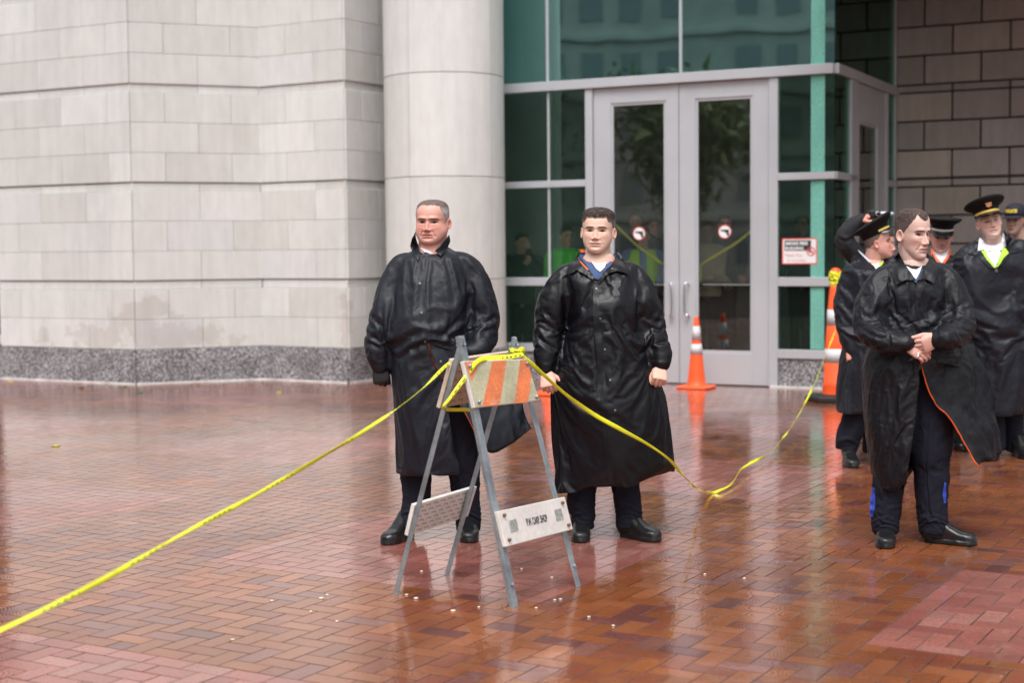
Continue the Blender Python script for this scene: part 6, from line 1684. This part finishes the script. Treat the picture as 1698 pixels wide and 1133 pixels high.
# B boards: outer side faces away, moulded backs show
B0 = FB1 + nB * .004
dB = (FB2 - FB1) / np.linalg.norm(FB2 - FB1)
def bcorners(pts): return [rp(x, y, B0, nB) for x, y in pts]
for nm, pts, mt_ in (('upper_back_board', ((751, 597), (851, 589), (838, 661), (729, 678)), M['board_back']), ('lower_back_board', ((688, 838), (789, 816), (775, 862), (676, 890)), M['board'])):
    c = bcorners(pts)
    hz = (c[1] - c[0]); c = [c[0], c[0] + dB * (hz @ dB), c[3] + dB * ((c[2] - c[3]) @ dB), c[3]]
    ob, _ = board(nm, c, nB, mt_, t=.020, off=0)
    W_, H_ = np.linalg.norm(c[2] - c[3]), np.linalg.norm(c[0] - c[3]); g = onb(c, nB, -.0012)
    mb = MB(); rows_ = 6; k_ = 8
    for r_ in range(rows_):
        for k in range(k_):
            u = (k + (.5 if r_ % 2 else 0) + .35) / (k_ + .6); v = (r_ + .8) / (rows_ + .6)
            if u > .95: continue
            V = [g(u - .035, v - .018), g(u + .035, v - .018), g(u + .035, v + .018), g(u - .035, v + .018)]
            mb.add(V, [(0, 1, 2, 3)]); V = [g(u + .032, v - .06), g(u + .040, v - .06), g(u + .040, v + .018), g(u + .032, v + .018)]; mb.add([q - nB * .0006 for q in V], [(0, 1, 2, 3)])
    o2 = mb.build('rib_shadow_strips', M.setdefault('rib_shade', mat('painted_rib_shadow', (.36, .30, .26), .7)), ob, cols=False)  # flat darker strips paint the shade of the moulded grooves

# ------------------------------------------------------------------ caution tape
def ribbon(name, pts, w, mt, parent=None, seed=1, turns=2.0, sub=14, base=.0, ink=True, loc=None, flut=.35):
    """pts: world points; a limp plastic strip that twists as it goes"""
    A = catmull(np.array(pts, float), sub); T = np.gradient(A, axis=0); T /= np.linalg.norm(T, axis=1)[:, None]
    L = np.r_[0, np.cumsum(np.linalg.norm(np.diff(A, axis=0), axis=1))]
    n1 = gnoise(np.stack([L * 1.3, L * 0, L * 0 + seed], 1), seed) ; n2 = gnoise(np.stack([L * 5, L * 0, L * 0 + seed], 1), seed + 1); n3 = gnoise(np.stack([L * 2.2, L * 0 + 5, L * 0], 1), seed + 2)
    roll = base + turns * n1 * 2.2 + .25 * n2
    ww = w * (.62 + flut * n3 + .10 * n2)
    prof = [(-1, 0, 0), (-.4, .12, 0), (.1, -.10, 0), (.55, .10, 0), (1, -.02, 0), (.9, .22, 0), (.2, .10, 0), (-.5, .28, 0)]
    V = []
    for i, p_ in enumerate(A):
        up = np.array([0, 0, 1.]); x = up - T[i] * (T[i] @ up); x /= np.linalg.norm(x) + 1e-9; y = np.cross(T[i], x)
        c_, s_ = math.cos(roll[i]), math.sin(roll[i]); a_, b_ = x * c_ + y * s_, -x * s_ + y * c_
        for u, v, _ in prof: V.append(p_ + a_ * u * ww[i] / 2 + b_ * v * ww[i] / 2)
    k = len(prof); Fs = []; mi = []
    per = .42
    for i in range(len(A) - 1):
        for j in range(k):
            j2 = (j + 1) % k; Fs.append((i * k + j, i * k + j2, (i + 1) * k + j2, (i + 1) * k + j))
            ph = (L[i] % per) / per; mi.append(1 if (ink and ph < .42 and (int(L[i] / .016) % 2) and j == 1) else 0)
    V = np.array(V)
    o = link_mesh(name, V, Fs, mt, parent, True, mats=[mt, M['tape_ink']], midx=mi)
    return o
tapeA = thing('caution_tape', P(400, 832, 5.3), 'yellow caution tape stretched from the barricade down to the lower left corner', 'tape')
ribbon('strip', [P(x, y, Y) for x, y, Y in ((752, 598, 6.70), (735, 611, 6.62), (700, 645, 6.45), (652, 682, 6.25), (590, 724, 6.0), (520, 766, 5.75), (410, 829, 5.35), (300, 888, 4.95), (180, 957, 4.6), (60, 1018, 4.3), (-60, 1073, 4.0))], .026, M['tape'], tapeA, 3, 1.2, 40, base=.4)
ribbon('strip', [P(x, y, Y) for x, y, Y in ((868, 588, 6.98), (845, 592, 6.9), (820, 594, 6.8), (800, 596, 6.70), (788, 604, 6.64), (775, 622, 6.60), (757, 646, 6.56), (742, 666, 6.54), (733, 675, 6.56), (740, 679, 6.70), (760, 680, 6.80), (790, 680, 6.85))], .034, M['tape'], tapeA, 9, .6, 12, base=.5)
tapeB = thing('caution_tape', G(1185, 822), 'limp yellow caution tape sagging to the bricks between the barricade and the tall cone', 'tape')
pB = [P(x, y, Y) for x, y, Y in ((868, 592, 7.02), (880, 602, 7.05), (905, 625, 7.14), (940, 656, 7.26), (985, 688, 7.42), (1030, 713, 7.50), (1075, 738, 7.60), (1110, 763, 7.74), (1133, 789, 8.25), (1156, 811, 9.05))]
pB += [G(1179, 821) + [0, 0, .012], G(1195, 818) + [0, 0, .018]] + [P(x, y, Y) for x, y, Y in ((1213, 803, 9.8), (1227, 781, 10.2), (1241, 771, 10.5), (1264, 759, 10.9), (1280, 750, 11.2), (1298, 727, 11.8), (1316, 702, 12.5), (1332, 674, 13.1), (1349, 640, 13.8), (1368, 592, 14.5), (1385, 548, 15.1))]
pB = np.array(pB)
ribbon('strip', pB, .028, M['tape'], tapeB, 21, 1.3, 16, base=.2, flut=.45)
# loops round the barricade's right post
def knot(center, r, n, seed, parent, w=.03, squash=.5, name='wound_tape'):
    rg_ = np.random.default_rng(seed); pts = []
    for k in range(n * 8):
        t = 2 * PI * k / 8; pts.append(center + np.array([r * math.cos(t) * rg_.uniform(.8, 1.15), r * math.sin(t) * rg_.uniform(.8, 1.15), r * squash * rg_.uniform(-1, 1)]))
    return ribbon(name, pts, w, M['tape'], parent, seed, .6, 4)
knot(P(857, 584, 7.03), .034, 5, 2, tapeB, .026, .55)
for lab, pts in (('added yellow strip inside the left door glass, standing for mirrored tape sloping down', ((1018, 370), (1040, 392), (1060, 410), (1080, 424), (1099, 438))), ('added yellow strip inside the right door glass, standing for mirrored tape rising across', ((1162, 467), (1162, 447), (1165, 437), (1200, 416), (1222, 402), (1246, 383)))):
    V = []
    for q in pts:
        w_ = rp(q[0], q[1], Q0 - nE * .09, nE); V.append(w_)
    t = thing('caution_tape', V[2], lab, 'tape'); ribbon('strip', V, .045, M['tape'], t, 5, .6, 10, ink=False)  # added strips stand in for the tape's reflection in the door glass

# ------------------------------------------------------------------ cones
def lathe(prof, c, n=40):
    th = np.linspace(0, 2 * PI, n, endpoint=False)
    return loft([[(c[0] + r * math.cos(t), c[1] + r * math.sin(t), c[2] + z) for t in th] for r, z in prof])
def cone(x, y, Y, label):
    g = P(x, y, Y); g[2] = 0
    t = thing('traffic_cone', g, label, 'traffic cone', 'orange traffic cones by the doors')
    r = lambda z: .104 - (z - .03) / (.80 - .03) * .078
    def seg(name, z0, z1, mt, grow=0.0):
        V, Fs = lathe([(r(z0) - .01, z0), (r(z0) + grow, z0), (r(z1) + grow, z1), (r(z1) - .01, z1)], g); return link_mesh(name, V, Fs, mt, t)
    V, Fs = lathe([(.13, .026), (.118, .030), (r(.05) + .004, .045), (r(.10), .10), (r(.38), .38), (r(.60), .60), (r(.79), .79), (r(.80) - .004, .805), (.012, .806), (.011, .78)], g)
    link_mesh('cone_body', V, Fs, M['cone'], t)
    seg('white_collar', .385, .50, M['cone_white'], .0025); seg('white_collar', .545, .70, M['cone_white'], .0025)
    th = np.linspace(0, 2 * PI, 48, endpoint=False); cx, cy = sup(th, 7); a = math.radians(-27); d = np.array([math.cos(a), math.sin(a), 0]); w = np.array([-d[1], d[0], 0])
    V, Fs = loft([g + np.outer(cx, d) * k + np.outer(cy, w) * k + [0, 0, z] for k, z in ((.180, .001), (.186, .004), (.186, .022), (.178, .028), (.12, .032))]); link_mesh('cone_base', V, Fs, M['cone'], t)
    return t
cone(1155, 643, 16.9, 'orange traffic cone with two white collars in front of the right door')
cone(914, 645, 16.3, 'orange traffic cone almost hidden behind the man in the shiny closed raincoat')
g = P(1385, 660, 15.35); g[2] = 0
t = thing('barrel_cone', g, 'tall slim orange channelizer cone on black rubber base, yellow tape bunched on top', 'traffic cone')
S_ = F_PX / 15.35
prof = [(.135, .03), (.133, .06), (.128, .16), (.131, .175), (.118, .20), (.112, .38), (.106, .392), (.105, .54), (.104, .55), (.090, .76), (.085, .77), (.080, .94), (.078, .95), (.060, 1.14), (.050, 1.20), (.020, 1.22), (.018, 1.25)]
V, Fs = lathe(prof, g); link_mesh('barrel', V, Fs, M['cone'], t)
for z0, z1, r0, r1 in ((.395, .535, .1075, .1065), (.775, .935, .088, .083)):
    V, Fs = lathe([(r0 - .005, z0), (r0, z0), (r1, z1), (r1 - .005, z1)], g); link_mesh('white_band', V, Fs, M['cone_white'], t)
V, Fs = lathe([(.30, .0), (.31, .01), (.31, .045), (.29, .06), (.15, .075), (.13, .06)], g, 8); o = link_mesh('rubber_base', V, Fs, M['rubber'], t, False)
V, Fs = lathe([(.012, 1.24), (.050, 1.26), (.058, 1.30), (.045, 1.345), (.012, 1.36)], g, 20); link_mesh('handle', V, Fs, M['cone'], t)
knot(g + [0, 0, 1.27], .062, 7, 4, t, .04, .75, 'bunched_tape'); knot(g + [0, 0, 1.19], .055, 3, 6, t, .04, .4, 'bunched_tape')

# ------------------------------------------------------------------ litter
M['petal'] = mat('pale_chip', (.75, .66, .50), .6); M['leaf_y'] = mat('yellow_leaf', (.45, .38, .05), .6); M['leaf_g'] = mat('green_leaf', (.05, .14, .05), .6); M['leaf_b'] = mat('brown_leaf', (.08, .04, .03), .7)
def chip(x, y, r, mt, name, label, cat, group, seed, el=1.0):
    rg_ = random.Random(seed); g = G(x, y); n = 9; an = rg_.uniform(0, 3)
    ring = lambda k, z: [g + np.array([math.cos(2 * PI * i / n + an) * r * k * el * q, math.sin(2 * PI * i / n + an) * r * k * q, z]) for i, q in zip(range(n), qs)]
    qs = [rg_.uniform(.7, 1.2) for _ in range(n)]
    V, Fs = loft([ring(.8, .001), ring(1, .003), ring(.8, .003 + r * .35), ring(.3, .004 + r * .45)]); V = V - g
    o = link_mesh(name, V, Fs, mt); o.location = tuple(g); tag(o, label, cat, group)
for i, (x, y) in enumerate(((542.6, 988.4), (533, 994), (451, 998), (515.5, 1016), (558.7, 1032), (386, 1062.6), (674, 988), (690, 994), (915, 959), (929.5, 995.4), (920, 996.6), (976.6, 1025), (1016.6, 1039.5), (1168.6, 953.7), (1234, 960.8), (751, 1014.7), (794.4, 1008.6), (889.6, 1010), (699, 949), (865, 945))):
    chip(x, y, .0058 if i not in (15, 7, 1) else .009, M['petal'], 'wood_chip', 'tiny pale wood chip lying on the wet bricks near the barricade', 'chip', 'pale chips scattered on the bricks', i, 1.4)
for i, (x, y, mt_, lb) in enumerate(((463, 652, M['leaf_y'], 'small yellow leaf on the bricks in front of the folded stone wall'), (18, 634, M['leaf_y'], 'yellow green leaf at the far left foot of the stone wall'), (206, 642, M['leaf_g'], 'small green leaf bit close to the white line of the wall'), (232, 652, M['leaf_g'], 'small green leaf bit a little further out on the bricks'), (135, 644, M['leaf_b'], 'dark brown leaf scrap near the stone wall'), (92, 741, M['leaf_y'], 'yellowish leaf scrap alone on the bricks at left'))):
    chip(x, y, .022, mt_, 'fallen_leaf', lb, 'leaf', 'leaf scraps on the bricks', 50 + i, 1.5)
